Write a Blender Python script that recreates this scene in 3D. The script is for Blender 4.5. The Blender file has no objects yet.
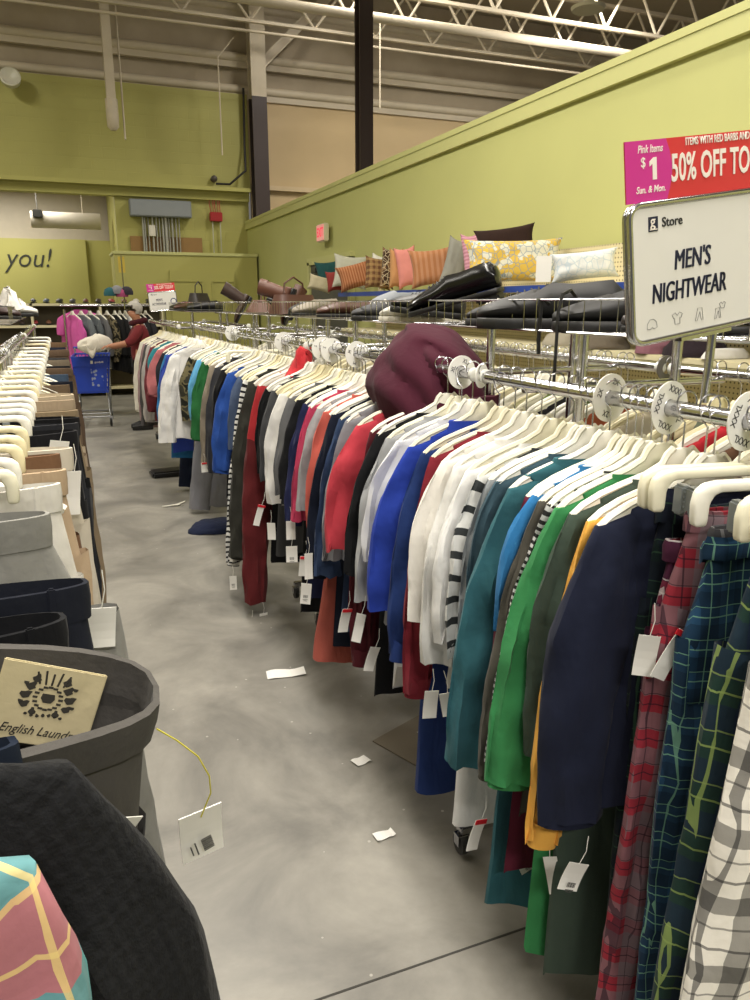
import bpy, bmesh, math, random
from mathutils import Vector, Matrix, noise
from math import sin, cos, tan, pi, radians, sqrt, atan2
scn = bpy.context.scene
COL = scn.collection
random.seed(7)

# ------------------------------------------------------------ camera maths
F, PITCH, H, TH = 760.0, radians(14.5), 1.6, radians(21.9)
def ray(px, py):
    r = px-375; u = 500-py
    f = F*cos(PITCH)+u*sin(PITCH); v = u*cos(PITCH)-F*sin(PITCH)
    return (f*sin(TH)+r*cos(TH), f*cos(TH)-r*sin(TH), v)
def at(px, py, x=None, y=None, z=None):
    a = ray(px, py)
    t = x/a[0] if x is not None else y/a[1] if y is not None else (z-H)/a[2]
    return Vector((a[0]*t, a[1]*t, H+a[2]*t))
def pr(X, Y, Z):
    f = X*sin(TH)+Y*cos(TH); r = X*cos(TH)-Y*sin(TH); v = Z-H
    c = f*cos(PITCH)-v*sin(PITCH); u = f*sin(PITCH)+v*cos(PITCH)
    return 375+F*r/c, 500-F*u/c

# ------------------------------------------------------------ materials
def lin(c):
    return tuple((x/12.92 if x <= .04045 else ((x+.055)/1.055)**2.4) for x in c)
def rgb(h):
    if isinstance(h, str):
        h = tuple(int(h[i:i+2], 16)/255 for i in (0, 2, 4))
    return lin(h)+(1,)
MC = {}
def newmat(name):
    m = bpy.data.materials.new(name); m.use_nodes = True
    nt = m.node_tree; b = nt.nodes['Principled BSDF']
    return m, nt, b
def N(nt, t, **k):
    n = nt.nodes.new(t)
    for a, v in k.items(): setattr(n, a, v)
    return n
def mixc(nt, fac, a, b, blend='MIX'):
    m = N(nt, 'ShaderNodeMix', data_type='RGBA', blend_type=blend)
    for sock, v in ((m.inputs[0], fac), (m.inputs[6], a), (m.inputs[7], b)):
        if hasattr(v, 'is_output'): nt.links.new(v, sock)
        else: sock.default_value = v
    return m.outputs[2]
def math_(nt, op, a, b=0.0):
    m = N(nt, 'ShaderNodeMath', operation=op)
    for i, v in enumerate((a, b)):
        if hasattr(v, 'is_output'): nt.links.new(v, m.inputs[i])
        else: m.inputs[i].default_value = v
    return m.outputs[0]
def plain(h, rough=.5, metal=0, name=None, emit=0):
    k = (h, rough, metal, emit)
    if k in MC: return MC[k]
    m, nt, b = newmat(name or 'paint_'+str(h))
    no = N(nt, 'ShaderNodeTexNoise'); no.inputs['Scale'].default_value = 6; no.inputs['Detail'].default_value = 3
    tc = N(nt, 'ShaderNodeTexCoord'); nt.links.new(tc.outputs['Object'], no.inputs['Vector'])
    c = rgb(h); d = tuple(x*.86 for x in c[:3])+(1,)
    nt.links.new(mixc(nt, no.outputs[0], c, d), b.inputs['Base Color'])
    b.inputs['Roughness'].default_value = rough; b.inputs['Metallic'].default_value = metal
    if emit:
        b.inputs['Emission Color'].default_value = c; b.inputs['Emission Strength'].default_value = emit
    MC[k] = m; return m
CHROME = plain('c9c9cc', .18, 1, 'chrome')
def cloth(h):
    c = rgb(h); l = .3*c[0]+.59*c[1]+.11*c[2]; k = .86+.14*min(1, l*2)
    return tuple((x+(l-x)*.10)*k for x in c[:3])+(1,)
def fabric(h, pat=None, **o):
    k = ('fab', h, pat, tuple(sorted(o.items())))
    if k in MC: return MC[k]
    m, nt, b = newmat('fabric_'+str(h))
    c = cloth(h); o = {q: (v if not (q in ('c2', 'c3')) else v) for q, v in o.items()}
    uv = N(nt, 'ShaderNodeUVMap'); sep = N(nt, 'ShaderNodeSeparateXYZ'); nt.links.new(uv.outputs[0], sep.inputs[0])
    U, V = sep.outputs[0], sep.outputs[1]
    tc = N(nt, 'ShaderNodeTexCoord')
    no = N(nt, 'ShaderNodeTexNoise'); no.inputs['Scale'].default_value = 14; no.inputs['Detail'].default_value = 5
    nt.links.new(tc.outputs['Object'], no.inputs['Vector'])
    def band(coord, per, width, off=0.0):          # 1 inside the band
        f = math_(nt, 'FRACT', math_(nt, 'ADD', math_(nt, 'DIVIDE', coord, per), off))
        return math_(nt, 'LESS_THAN', f, width)
    col = None
    if pat == 'hstripe':
        col = mixc(nt, band(V, o.get('per', .05), o.get('wid', .5)), c, rgb(o['c2']))
    elif pat == 'vstripe':
        col = mixc(nt, band(U, o.get('per', .05), o.get('wid', .5)), c, rgb(o['c2']))
    elif pat == 'plaid':
        p = o.get('per', .09); w = o.get('wid', .45)
        a1 = mixc(nt, math_(nt, 'MULTIPLY', band(U, p, w), o.get('st', .55)), c, rgb(o['c2']))
        a2 = mixc(nt, math_(nt, 'MULTIPLY', band(V, p, w), o.get('st', .55)), a1, rgb(o['c2']))
        l1 = mixc(nt, math_(nt, 'MULTIPLY', band(U, p, .04, .25), .7), a2, rgb(o['c3']))
        col = mixc(nt, math_(nt, 'MULTIPLY', band(V, p, .04, .25), .7), l1, rgb(o['c3']))
        col = mixc(nt, math_(nt, 'MULTIPLY', band(U, p, .03, .8), .6), col, rgb(o['c3']))
        l3 = mixc(nt, math_(nt, 'MULTIPLY', band(V, p, .03, .55), .6), col, rgb(o['c3']))
        col = l3
    elif pat == 'camo':
        n2 = N(nt, 'ShaderNodeTexNoise'); n2.inputs['Scale'].default_value = 16; n2.inputs['Detail'].default_value = 1
        nt.links.new(tc.outputs['Object'], n2.inputs['Vector'])
        r = N(nt, 'ShaderNodeValToRGB'); r.color_ramp.interpolation = 'CONSTANT'
        r.color_ramp.elements[0].color = c; r.color_ramp.elements[1].position = .55; r.color_ramp.elements[1].color = rgb(o['c3'])
        e = r.color_ramp.elements.new(.44); e.color = rgb(o['c2'])
        nt.links.new(n2.outputs[0], r.inputs[0]); col = r.outputs[0]
    elif pat == 'two':                              # second colour below a seam
        col = mixc(nt, math_(nt, 'GREATER_THAN', V, o['cut']), c, rgb(o['c2']))
    elif pat == 'floral':
        vo = N(nt, 'ShaderNodeTexVoronoi', feature='DISTANCE_TO_EDGE'); vo.inputs['Scale'].default_value = 22
        nt.links.new(tc.outputs['Object'], vo.inputs['Vector'])
        n2 = N(nt, 'ShaderNodeTexNoise'); n2.inputs['Scale'].default_value = 9
        nt.links.new(tc.outputs['Object'], n2.inputs['Vector'])
        base = mixc(nt, math_(nt, 'GREATER_THAN', n2.outputs[0], .52), c, rgb(o['c2']))
        col = mixc(nt, math_(nt, 'MULTIPLY', math_(nt, 'LESS_THAN', vo.outputs[0], .05), .8), base, rgb(o['c3']))
    elif pat == 'check':
        a = math_(nt, 'ADD', math_(nt, 'MULTIPLY', band(U, .012, .5), .5), math_(nt, 'MULTIPLY', band(V, .012, .5), .5))
        col = mixc(nt, a, c, rgb(o['c2']))
    if col is None: col = mixc(nt, 0.0, c, c)
    dark = mixc(nt, 1.0, col, (.82, .82, .82, 1), 'MULTIPLY')
    nt.links.new(mixc(nt, no.outputs[0], col, dark), b.inputs['Base Color'])
    b.inputs['Roughness'].default_value = .92
    b.inputs['Sheen Weight'].default_value = .03
    b.inputs['Specular IOR Level'].default_value = .2
    mpf = N(nt, 'ShaderNodeMapping'); mpf.inputs['Scale'].default_value = (1, 1, .28); nt.links.new(tc.outputs['Object'], mpf.inputs[0])
    nf = N(nt, 'ShaderNodeTexNoise'); nf.inputs['Scale'].default_value = 15; nf.inputs['Detail'].default_value = 2.5; nf.inputs['Distortion'].default_value = .8
    nt.links.new(mpf.outputs[0], nf.inputs['Vector'])
    bf = N(nt, 'ShaderNodeBump'); bf.inputs['Strength'].default_value = o.get('fold', .42); bf.inputs['Distance'].default_value = .02
    nt.links.new(nf.outputs[0], bf.inputs['Height'])
    n3 = N(nt, 'ShaderNodeTexNoise'); n3.inputs['Scale'].default_value = o.get('bs', 45); n3.inputs['Detail'].default_value = 4
    nt.links.new(tc.outputs['Object'], n3.inputs['Vector'])
    bp = N(nt, 'ShaderNodeBump'); bp.inputs['Strength'].default_value = o.get('bump', .25); bp.inputs['Distance'].default_value = .006
    nt.links.new(n3.outputs[0], bp.inputs['Height']); nt.links.new(bf.outputs[0], bp.inputs['Normal']); nt.links.new(bp.outputs[0], b.inputs['Normal'])
    MC[k] = m; return m

# ------------------------------------------------------------ mesh builder
class MB:
    def __init__(s): s.v = []; s.f = []; s.uv = []; s.mi = []
    def add(s, vs, fs, uvs=None, mi=0):
        o = len(s.v); s.v += [tuple(v) for v in vs]
        for i, f in enumerate(fs):
            s.f.append(tuple(o+j for j in f)); s.mi.append(mi)
            s.uv.append([uvs[j] for j in f] if uvs else [(0, 0)]*len(f))
        return s
    def box(s, c, d, M=None, mi=0, bev=0):
        x, y, z = (q/2 for q in d)
        if bev:
            b = min(bev, x*.9, y*.9, z*.9)
            bm = bmesh.new(); bmesh.ops.create_cube(bm, size=1)
            for v in bm.verts: v.co = Vector((v.co.x*2*x, v.co.y*2*y, v.co.z*2*z))
            bmesh.ops.bevel(bm, geom=bm.edges[:], offset=b, segments=2, affect='EDGES')
            vs = [v.co.copy() for v in bm.verts]; fs = [[v.index for v in f.verts] for f in bm.faces]; bm.free()
        else:
            vs = [Vector((a*x, e*y, g*z)) for a in (-1, 1) for e in (-1, 1) for g in (-1, 1)]
            fs = [(0, 1, 3, 2), (4, 6, 7, 5), (0, 4, 5, 1), (2, 3, 7, 6), (0, 2, 6, 4), (1, 5, 7, 3)]
        if M is not None: vs = [M @ v for v in vs]
        return s.add([v+Vector(c) for v in vs], fs, mi=mi)
    def tube(s, pts, r, seg=8, closed=False, mi=0):
        pts = [Vector(p) for p in pts]; n = len(pts)
        rs = r if isinstance(r, (list, tuple)) else [r]*n
        vs = []; fs = []; up = None
        for i, p in enumerate(pts):
            a = pts[(i+1) % n] if (closed or i < n-1) else p
            b = pts[(i-1) % n] if (closed or i > 0) else p
            t = (a-b).normalized()
            if up is None:
                up = Vector((0, 0, 1)) if abs(t.z) < .9 else Vector((1, 0, 0))
            x = up.cross(t)
            if x.length < 1e-4: x = Vector((1, 0, 0)).cross(t)
            x.normalize(); up = t.cross(x)
            for k in range(seg):
                an = 2*pi*k/seg; vs.append(p+(x*cos(an)+up*sin(an))*rs[i])
        for i in range(n if closed else n-1):
            j = (i+1) % n
            for k in range(seg):
                l = (k+1) % seg; fs.append((i*seg+k, i*seg+l, j*seg+l, j*seg+k))
        if not closed:
            fs.append(tuple(range(seg))[::-1]); fs.append(tuple((n-1)*seg+k for k in range(seg)))
        return s.add(vs, fs, mi=mi)
    def loft(s, rings, cap0=False, cap1=False, mi=0, uoff=0.0, smooth=True):
        """rings: lists of equal length, closed around"""
        m = len(rings[0]); vs = []; uv = []; vv = 0; prev = None
        for R in rings:
            c = sum((Vector(p) for p in R), Vector())/m
            if prev is not None: vv += (c-prev).length
            prev = c; u = 0
            for k in range(m+1):
                p = Vector(R[k % m])
                if k: u += (p-Vector(R[k-1])).length
                vs.append(p); uv.append((p.x-c.x+p.y*.5+5, vv))
        fs = []
        for i in range(len(rings)-1):
            for k in range(m):
                a = i*(m+1)+k; fs.append((a, a+1, a+m+2, a+m+1))
        if cap0: fs.append(tuple(range(m))[::-1])
        if cap1: fs.append(tuple((len(rings)-1)*(m+1)+k for k in range(m)))
        return s.add(vs, fs, uv, mi)
    def prism(s, poly, th, M=None, mi=0, bev=0):
        """outline in the XZ plane given thickness along Y"""
        bm = bmesh.new()
        vs = [bm.verts.new((x, -th/2, z)) for x, z in poly]
        f = bm.faces.new(vs)
        r = bmesh.ops.extrude_face_region(bm, geom=[f])
        bmesh.ops.translate(bm, verts=[g for g in r['geom'] if isinstance(g, bmesh.types.BMVert)], vec=(0, th, 0))
        if bev: bmesh.ops.bevel(bm, geom=bm.edges[:], offset=bev, segments=1, affect='EDGES', clamp_overlap=True)
        bmesh.ops.triangulate(bm, faces=[f for f in bm.faces if len(f.verts) > 4])
        bm.verts.index_update()
        vv = [v.co.copy() for v in bm.verts]; ff = [[v.index for v in f.verts] for f in bm.faces]; bm.free()
        if M is not None: vv = [M @ v for v in vv]
        return s.add(vv, ff, mi=mi)
    def lathe(s, prof, c=(0, 0, 0), seg=20, M=None, mi=0):
        vs = []; fs = []
        for r, z in prof:
            for k in range(seg):
                a = 2*pi*k/seg; vs.append(Vector((r*cos(a), r*sin(a), z)))
        for i in range(len(prof)-1):
            for k in range(seg):
                l = (k+1) % seg; fs.append((i*seg+k, i*seg+l, (i+1)*seg+l, (i+1)*seg+k))
        fs.append(tuple(range(seg))[::-1]); fs.append(tuple((len(prof)-1)*seg+k for k in range(seg)))
        if M is not None: vs = [M @ v for v in vs]
        return s.add([v+Vector(c) for v in vs], fs, mi=mi)
    def mesh(s, name, mats, smooth=True, weld=True):
        me = bpy.data.meshes.new(name); me.from_pydata(s.v, [], s.f)
        ul = me.uv_layers.new(name='UVMap')
        i = 0
        for p, uvs in zip(me.polygons, s.uv):
            for k, li in enumerate(p.loop_indices): ul.data[li].uv = uvs[k]
        for p, mi in zip(me.polygons, s.mi): p.material_index = mi
        for m in (mats if isinstance(mats, (list, tuple)) else [mats]): me.materials.append(m)
        bm = bmesh.new(); bm.from_mesh(me)
        if weld: bmesh.ops.remove_doubles(bm, verts=bm.verts[:], dist=1e-5)
        bmesh.ops.recalc_face_normals(bm, faces=bm.faces[:]); bm.to_mesh(me); bm.free()
        if smooth:
            me.shade_smooth(); me.set_sharp_from_angle(angle=radians(48))
        return me
    def build(s, name, mats, parent=None, smooth=True, loc=None, rot=None):
        return link(name, s.mesh(name, mats, smooth), parent, loc, rot)
def link(name, me, parent=None, loc=None, rot=None):
    o = bpy.data.objects.new(name, me); COL.objects.link(o)
    if parent is not None: o.parent = parent
    if loc is not None: o.location = loc
    if rot is not None: o.rotation_euler = rot
    return o
def thing(name, label, cat, loc=(0, 0, 0), rz=0, group=None, rot=None):
    o = bpy.data.objects.new(name, None); COL.objects.link(o); o.location = loc
    o.rotation_euler = rot or (0, 0, rz); o.empty_display_size = .05
    o['label'] = label; o['category'] = cat
    if group: o['group'] = group
    return o
def tag(o, label, cat, group=None, kind=None):
    o['label'] = label; o['category'] = cat
    if group: o['group'] = group
    if kind: o['kind'] = kind
    return o
def struct(name, mb, m, smooth=False):
    o = mb.build(name, m, None, smooth); o['kind'] = 'structure'; return o
def dup(root, loc, rz=0, label=None, group=None, rot=None, scale=None):
    r = root.copy(); COL.objects.link(r); r.location = loc; r.rotation_euler = rot or (0, 0, rz)
    if scale: r.scale = (scale,)*3 if not isinstance(scale, tuple) else scale
    if label: r['label'] = label
    if group: r['group'] = group
    for ch in list(root.children):
        c = ch.copy(); COL.objects.link(c); c.parent = r
        for g in ch.children:
            d = g.copy(); COL.objects.link(d); d.parent = c
    return r
def text(name, s, size, mat, parent, loc, rot=(0, 0, 0), sx=1.0, shear=0.0, bold=0.0, ext=.0006, align='CENTER'):
    cu = bpy.data.curves.new(name, 'FONT'); cu.body = s; cu.size = size; cu.extrude = ext
    cu.align_x = align; cu.align_y = 'CENTER'; cu.shear = shear; cu.offset = bold; cu.resolution_u = 3
    t = bpy.data.objects.new(name, cu); COL.objects.link(t)
    me = bpy.data.meshes.new_from_object(t); bpy.data.objects.remove(t); bpy.data.curves.remove(cu)
    me.name = name; me.materials.clear(); me.materials.append(mat)
    o = link(name, me, parent, loc, rot); o.scale = (sx, 1, 1)
    return o
UPR = (pi/2, 0, 0)      # lettering stands upright, reads from -Y

# ============================================================ SETTING
D = 16.0; WX = 3.65; PZ = 3.134
GREEN = 'a6a25c'; GREENL = 'b9ba78'
def wallmat(h, name, block=False):
    m, nt, b = newmat(name)
    tc = N(nt, 'ShaderNodeTexCoord')
    no = N(nt, 'ShaderNodeTexNoise'); no.inputs['Scale'].default_value = 1.3; no.inputs['Detail'].default_value = 6
    nt.links.new(tc.outputs['Object'], no.inputs['Vector'])
    c = rgb(h); d = tuple(x*.85 for x in c[:3])+(1,)
    nt.links.new(mixc(nt, no.outputs[0], c, d), b.inputs['Base Color'])
    b.inputs['Roughness'].default_value = .6
    if block:
        mp = N(nt, 'ShaderNodeMapping'); mp.inputs['Rotation'].default_value = (pi/2, 0, 0)
        nt.links.new(tc.outputs['Object'], mp.inputs[0])
        br = N(nt, 'ShaderNodeTexBrick'); br.inputs['Scale'].default_value = 1
        br.inputs['Brick Width'].default_value = .4; br.inputs['Row Height'].default_value = .2; br.inputs['Mortar Size'].default_value = .008
        nt.links.new(mp.outputs[0], br.inputs['Vector'])
        bp = N(nt, 'ShaderNodeBump'); bp.invert = True; bp.inputs['Strength'].default_value = .35; bp.inputs['Distance'].default_value = .01
        nt.links.new(br.outputs['Fac'], bp.inputs['Height']); nt.links.new(bp.outputs[0], b.inputs['Normal'])
    return m
M_green = wallmat(GREEN, 'green_block_paint', True)
M_green2 = wallmat('aaa65e', 'green_paint')
M_lime = wallmat(GREENL, 'lime_paint')
M_limecap = wallmat('bfbf80', 'lime_trim_paint')
M_beige = wallmat('c4ac82', 'beige_wall')
M_cream = wallmat('a39880', 'cream_ceiling_steel')
M_steelw = plain('c4b8a2', .55, 0, 'white_painted_steel')
M_dark = plain('382b28', .55, 0, 'dark_primer_steel')

# floor
m, nt, b = newmat('polished_concrete')
tc = N(nt, 'ShaderNodeTexCoord')
n1 = N(nt, 'ShaderNodeTexNoise'); n1.inputs['Scale'].default_value = 1.9; n1.inputs['Detail'].default_value = 9; n1.inputs['Roughness'].default_value = .62; n1.inputs['Distortion'].default_value = .6
n2 = N(nt, 'ShaderNodeTexNoise'); n2.inputs['Scale'].default_value = 24; n2.inputs['Detail'].default_value = 6
for n in (n1, n2): nt.links.new(tc.outputs['Object'], n.inputs['Vector'])
r = N(nt, 'ShaderNodeValToRGB'); r.color_ramp.elements[0].position = .32; r.color_ramp.elements[0].color = rgb('64625d')
r.color_ramp.elements[1].position = .7; r.color_ramp.elements[1].color = rgb('a09c93')
nt.links.new(n1.outputs[0], r.inputs[0])
c2 = mixc(nt, math_(nt, 'MULTIPLY', n2.outputs[0], .35), r.outputs[0], rgb('6b6963'))
vo = N(nt, 'ShaderNodeTexVoronoi'); vo.inputs['Scale'].default_value = 9; vo.inputs['Randomness'].default_value = 1
nt.links.new(tc.outputs['Object'], vo.inputs['Vector'])
c3 = mixc(nt, math_(nt, 'MULTIPLY', math_(nt, 'LESS_THAN', vo.outputs['Distance'], .045), .5), c2, rgb('c4c1b8'))
nt.links.new(c3, b.inputs['Base Color'])
rr = N(nt, 'ShaderNodeMapRange'); rr.inputs[3].default_value = .32; rr.inputs[4].default_value = .55
nt.links.new(n1.outputs[0], rr.inputs[0]); nt.links.new(rr.outputs[0], b.inputs['Roughness'])
mb = MB(); mb.box((6, 10, -.05), (28, 28, .1)); struct('floor', mb, m)
mb = MB()
for x0, y0, x1, y1 in ((-1.2, 1.41, 2.4, 1.392), (-.4, -2, -.42, 1.4), (-3, 6.2, 3.6, 6.2), (.3, 10.2, 3.6, 10.2)):
    pass
mb.box((.6, 1.395, .0004), (3.6, .006, .0012))
struct('trim_1', mb, plain('3f3d39', .9, 0, 'floor_joint'))

# back wall: lower part with the opening at its left, upper part
mb = MB()
mb.box((2.42, D+.1, 1.78), (2.56, .2, 3.56))        # block wall right of the opening
struct('wall_back', mb, M_green)
mb = MB(); mb.box((-.1, D+.1, 4.65), (7.7, .2, 1.74)); struct('wall_back_upper', mb, M_green)
mb = MB(); mb.box((-.1, D-.06, 3.755), (7.6, .36, .07)); mb.box((-.1, D+.02, 3.64), (7.6, .22, .16)); struct('trim_2', mb, M_green2)
mb = MB(); mb.box((11.4, D+.2, 2.76), (15.2, .1, 5.5)); struct('wall_back_right', mb, M_beige)
mb = MB(); mb.box((11.4, D+.1, 3.86), (15.2, .12, .09)); struct('trim_3', mb, plain('c9b48f', .6))
# room beyond the opening
mb = MB(); mb.box((-1.5, 20.1, 1.52), (6.6, .2, 3.04)); mb.box((.42, 19.95, 1.52), (.55, .16, 3.04)); struct('wall_far', mb, M_green2)
mb = MB(); mb.box((-1.5, 20.3, 3.6), (6.6, .2, 1.3)); struct('wall_far_upper', mb, plain('b9b09f', .7))
mb = MB(); mb.box((-1.5, 18.3, 4.22), (6.6, 3.9, .08)); struct('ceiling_far', mb, plain('d8cfc0', .7))
mb = MB(); mb.box((1.3, 18.2, 2), (.1, 3.7, 4.2)); struct('wall_far_right', mb, M_green2)
# writing on the far wall
t = text('lettering', 'thank you!', .60, plain('2a2c25', .6), None, (-.1, 19.985, 2.6), UPR, sx=.92, shear=.28, bold=-.004, ext=.004, align='RIGHT')
t['label'] = 'dark italic thank you greeting lettered on the far green wall'; t['category'] = 'lettering'
# green boxed-out closet in the corner
c = thing('utility_closet', 'low green boxed closet in the corner under the grey trough', 'closet', (2.30, D-.47, 0))
MB().box((0, 0, 1.23), (2.62, .88, 2.46)).build('body', M_green2, c, False)
MB().box((0, 0, 2.49), (2.66, .92, .06), bev=.01).build('top_board', M_limecap, c, False)
mb = MB(); mb.box((.25, -.45, 1.1), (1.2, .03, 2.2)); d = mb.build('door', M_green2, c, False)
mb = MB()
for dx, w in ((.0, .62), (.7, .42)):
    for z in (1.75,):
        mb.box((.0+dx-.06, -.47, z+.26), (w, .02, .03)); mb.box((dx-.06-w/2, -.47, z), (.03, .02, .5)); mb.box((dx-.06+w/2, -.47, z), (.03, .02, .5))
mb.build('panel_trim', M_green2, d, False)
mb = MB(); mb.box((-6.6, 7, 3.8), (.2, 22, 7.6)); struct('wall_left', mb, M_green2)
# right partition
mb = MB(); mb.box((WX+.1, 4.5, PZ/2), (.2, 23, PZ)); struct('wall_right', mb, M_lime)
mb = MB(); mb.box((WX+.1, 4.5, PZ+.03), (.3, 23, .06), bev=.008); mb.box((WX-.02, 4.5, PZ-.05), (.04, 23, .1)); struct('trim_4', mb, M_limecap)
mb = MB(); mb.box((WX-.04, 8, .07), (.03, 16, .14)); struct('baseboard_right', mb, plain('30302c', .6))
# door in partition
mb = MB(); mb.box((WX-.01, 10.75, 1.08), (.06, 1.7, 2.16)); struct('door_1', mb, plain('4b4b47', .5))
mb = MB(); mb.box((WX-.03, 9.84, 1.1), (.08, .1, 2.2)); mb.box((WX-.03, 11.66, 1.1), (.08, .1, 2.2)); mb.box((WX-.03, 10.75, 2.21), (.08, 1.92, .1)); struct('trim_5', mb, M_limecap)
c = tag(MB().box((0, 0, 0), (.06, .2, .07), bev=.01).build('door_closer', plain('2f2f2d', .4), None), 'dark grey closer at the top of the door in the lime partition', 'door closer'); c.location = (WX-.07, 11.3, 2.08)

# ceiling
mb = MB(); mb.box((6, 7.6, 7.65), (28, 21.8, .1)); struct('ceiling', mb, M_cream)
mb = MB(); mb.box((6, D+.3, 6.6), (28, .1, 2.16)); struct('wall_back_lining', mb, plain('a99c86', .8))
for i, (y, z, lab) in enumerate(((D+.12, 5.58, 'pale steel girt tube running along the top edge of the green back wall'), (D+.12, 6.14, 'pale steel girt tube second above the green back wall'), (D+.12, 7.0, 'pale steel girt tube highest on the back wall lining'))):
    mb = MB(); mb.tube([(-7, y, z+.05), (19, y, z+.05)], .08, 10); mb.box((6, y+.03, z-.06), (26, .10, .14))
    tag(mb.build('wall_girt', M_steelw, None), lab, 'girt', 'steel girts over the back wall')
def truss(y, z0, z1, x0, x1, step, r, lab):
    t = thing('roof_truss', lab, 'truss', (x0, y, z0), group='open web roof trusses')
    L = x1-x0
    MB().box((L/2, 0, 0), (L, .07, .05)).build('bottom_chord', M_steelw, t, False)
    MB().box((L/2, 0, z1-z0), (L, .09, .06)).build('top_chord', M_steelw, t, False)
    mb = MB(); n = int(L/step)
    pts = [(i*step, 0, (z1-z0) if i % 2 else 0) for i in range(n+1)]
    for a, bb in zip(pts, pts[1:]): mb.tube([a, bb], r, 6)
    mb.build('web', M_steelw, t)
truss(12.2, 6.2, 7.1, -4, 19, .55, .024, 'nearest open web roof truss, crossing the top edge above the lime partition')
truss(13.7, 6.35, 7.15, -6, 19, .55, .024, 'middle open web roof truss above the lime partition')
truss(14.9, 6.45, 7.2, -6, 19, .6, .024, 'rearmost open web roof truss near the steel columns')
tag(MB().tube([(-6, 12.6, 5.98), (19, 12.3, 5.9)], .07, 10).build('sprinkler_pipe', M_steelw, None), 'white sprinkler pipe running across under the roof trusses', 'pipe')
tag(MB().tube([(-6, 14.2, 6.05), (19, 14.2, 6.1)], .024, 8).build('conduit_pipe', M_steelw, None), 'thin white conduit strung below the rearmost roof truss', 'pipe')
b_ = thing('knee_brace', 'white steel knee brace slanting up to the right from the corner column', 'brace', (4.0, D-.25, 6.0))
for s in (-1, 1): MB().prism([(-.10, -.10+s*.10), (1.55, 1.5+s*.10), (1.55, 1.53+s*.10), (-.10, -.07+s*.10)], .20).build('flange', M_steelw, b_, False)
MB().prism([(-.10, -.19), (1.55, 1.41), (1.55, 1.6), (-.10, .01)], .02).build('web', M_steelw, b_, False)
# columns (I sections)
def column(x, y, w, z1, zsplit, lab):
    t = thing('steel_column', lab, 'column', (x, y, 0), group=None)
    def I(z0, z1, nm, m):
        mb = MB()
        for s in (-1, 1): mb.box((0, s*w*.45, (z0+z1)/2), (w, .03, z1-z0))
        mb.box((0, 0, (z0+z1)/2), (.03, w*.9, z1-z0))
        return mb.build(nm, m, t, False)
    I(0, zsplit, 'lower_section', M_dark)
    if z1 > zsplit: I(zsplit, z1, 'upper_section', M_steelw)
    return t
column(3.90, D-.25, .29, 7.6, 5.42, 'dark steel corner column with its upper end painted white')
cc = column(4.10, 10.6, .19, 7.6, 7.59, 'dark steel column rising behind the lime partition')
mb = MB()
for z in (3.3, 5.9): mb.lathe([(.03, 0), (.03, .01)], M=Matrix.Rotation(pi/2, 3, 'X'), c=(.05, -.125, z))
mb.build('bolt_hole', plain('0c0a0a', .8), cc)
# white drop post with hanging conduit near the back wall
t = thing('drop_post', 'thick white tube dropping from the roof in front of the green wall', 'post', (1.17, D-.75, 4.55))
MB().lathe([(.05, 0), (.10, .06), (.105, .2), (.105, .5)]).build('end_cap', M_steelw, t)
MB().box((0, 0, 1.7), (.15, .17, 2.7)).build('tube', M_steelw, t, False)
tag(MB().tube([(1.36, D-.7, 7.6), (1.36, D-.7, 4.5), (1.36, D-.72, 4.42)], .018, 6).build('thin_conduit', M_steelw, None), 'thin white conduit hanging beside the thick drop tube', 'conduit')
tag(MB().tube([(3.4, D-.6, 6.3), (3.1, D-.6, 5.95), (3.1, D-.6, 4.3)], .014, 6).build('thin_conduit', M_steelw, None), 'thin white pipe hanging before the green wall left of the corner column', 'conduit')
tag(MB().tube([(5.6, 13.7, 6.35), (5.6, 13.7, 4.95)], .014, 6).build('thin_conduit', M_steelw, None), 'thin white pipe hanging before the beige wall between the two columns', 'conduit')
# floodlight at top left
f = thing('wall_floodlight', 'round white floodlight on the green wall at top left', 'lamp', (-.42, D-.2, 5.3))
MB().lathe([(.10, 0), (.16, .06), (.17, .16), (.15, .17), (.05, .1)], M=Matrix.Rotation(radians(70), 3, 'X')).build('lamp_shade', plain('c9c6b4', .4), f)
MB().box((0, .1, .1), (.08, .2, .08), bev=.01).build('bracket', plain('8e8b75', .5), f)
# projector-like unit and trunk in the far room
f = thing('ceiling_unit', 'pale cylindrical ceiling unit seen through the opening in the back room', 'heater', (.45, 18.6, 3.33))
MB().tube([(-.85, 0, 0), (.55, 0, 0)], .17, 14).build('housing', plain('cfc7b8', .5), f)
MB().tube([(.2, 0, .15), (.2, 0, .85)], .015, 6).build('hanger_rod', M_steelw, f)
f = thing('wall_camera', 'small dark camera bracket high in the back room opening', 'camera', (-.25, 18.4, 3.42))
MB().box((0, 0, 0), (.2, .25, .16), bev=.02).build('camera_body', plain('3a3a38', .4), f)
MB().tube([(0, 0, .05), (0, .05, .75)], .012, 6).build('bracket', plain('55534d', .4), f)
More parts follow.
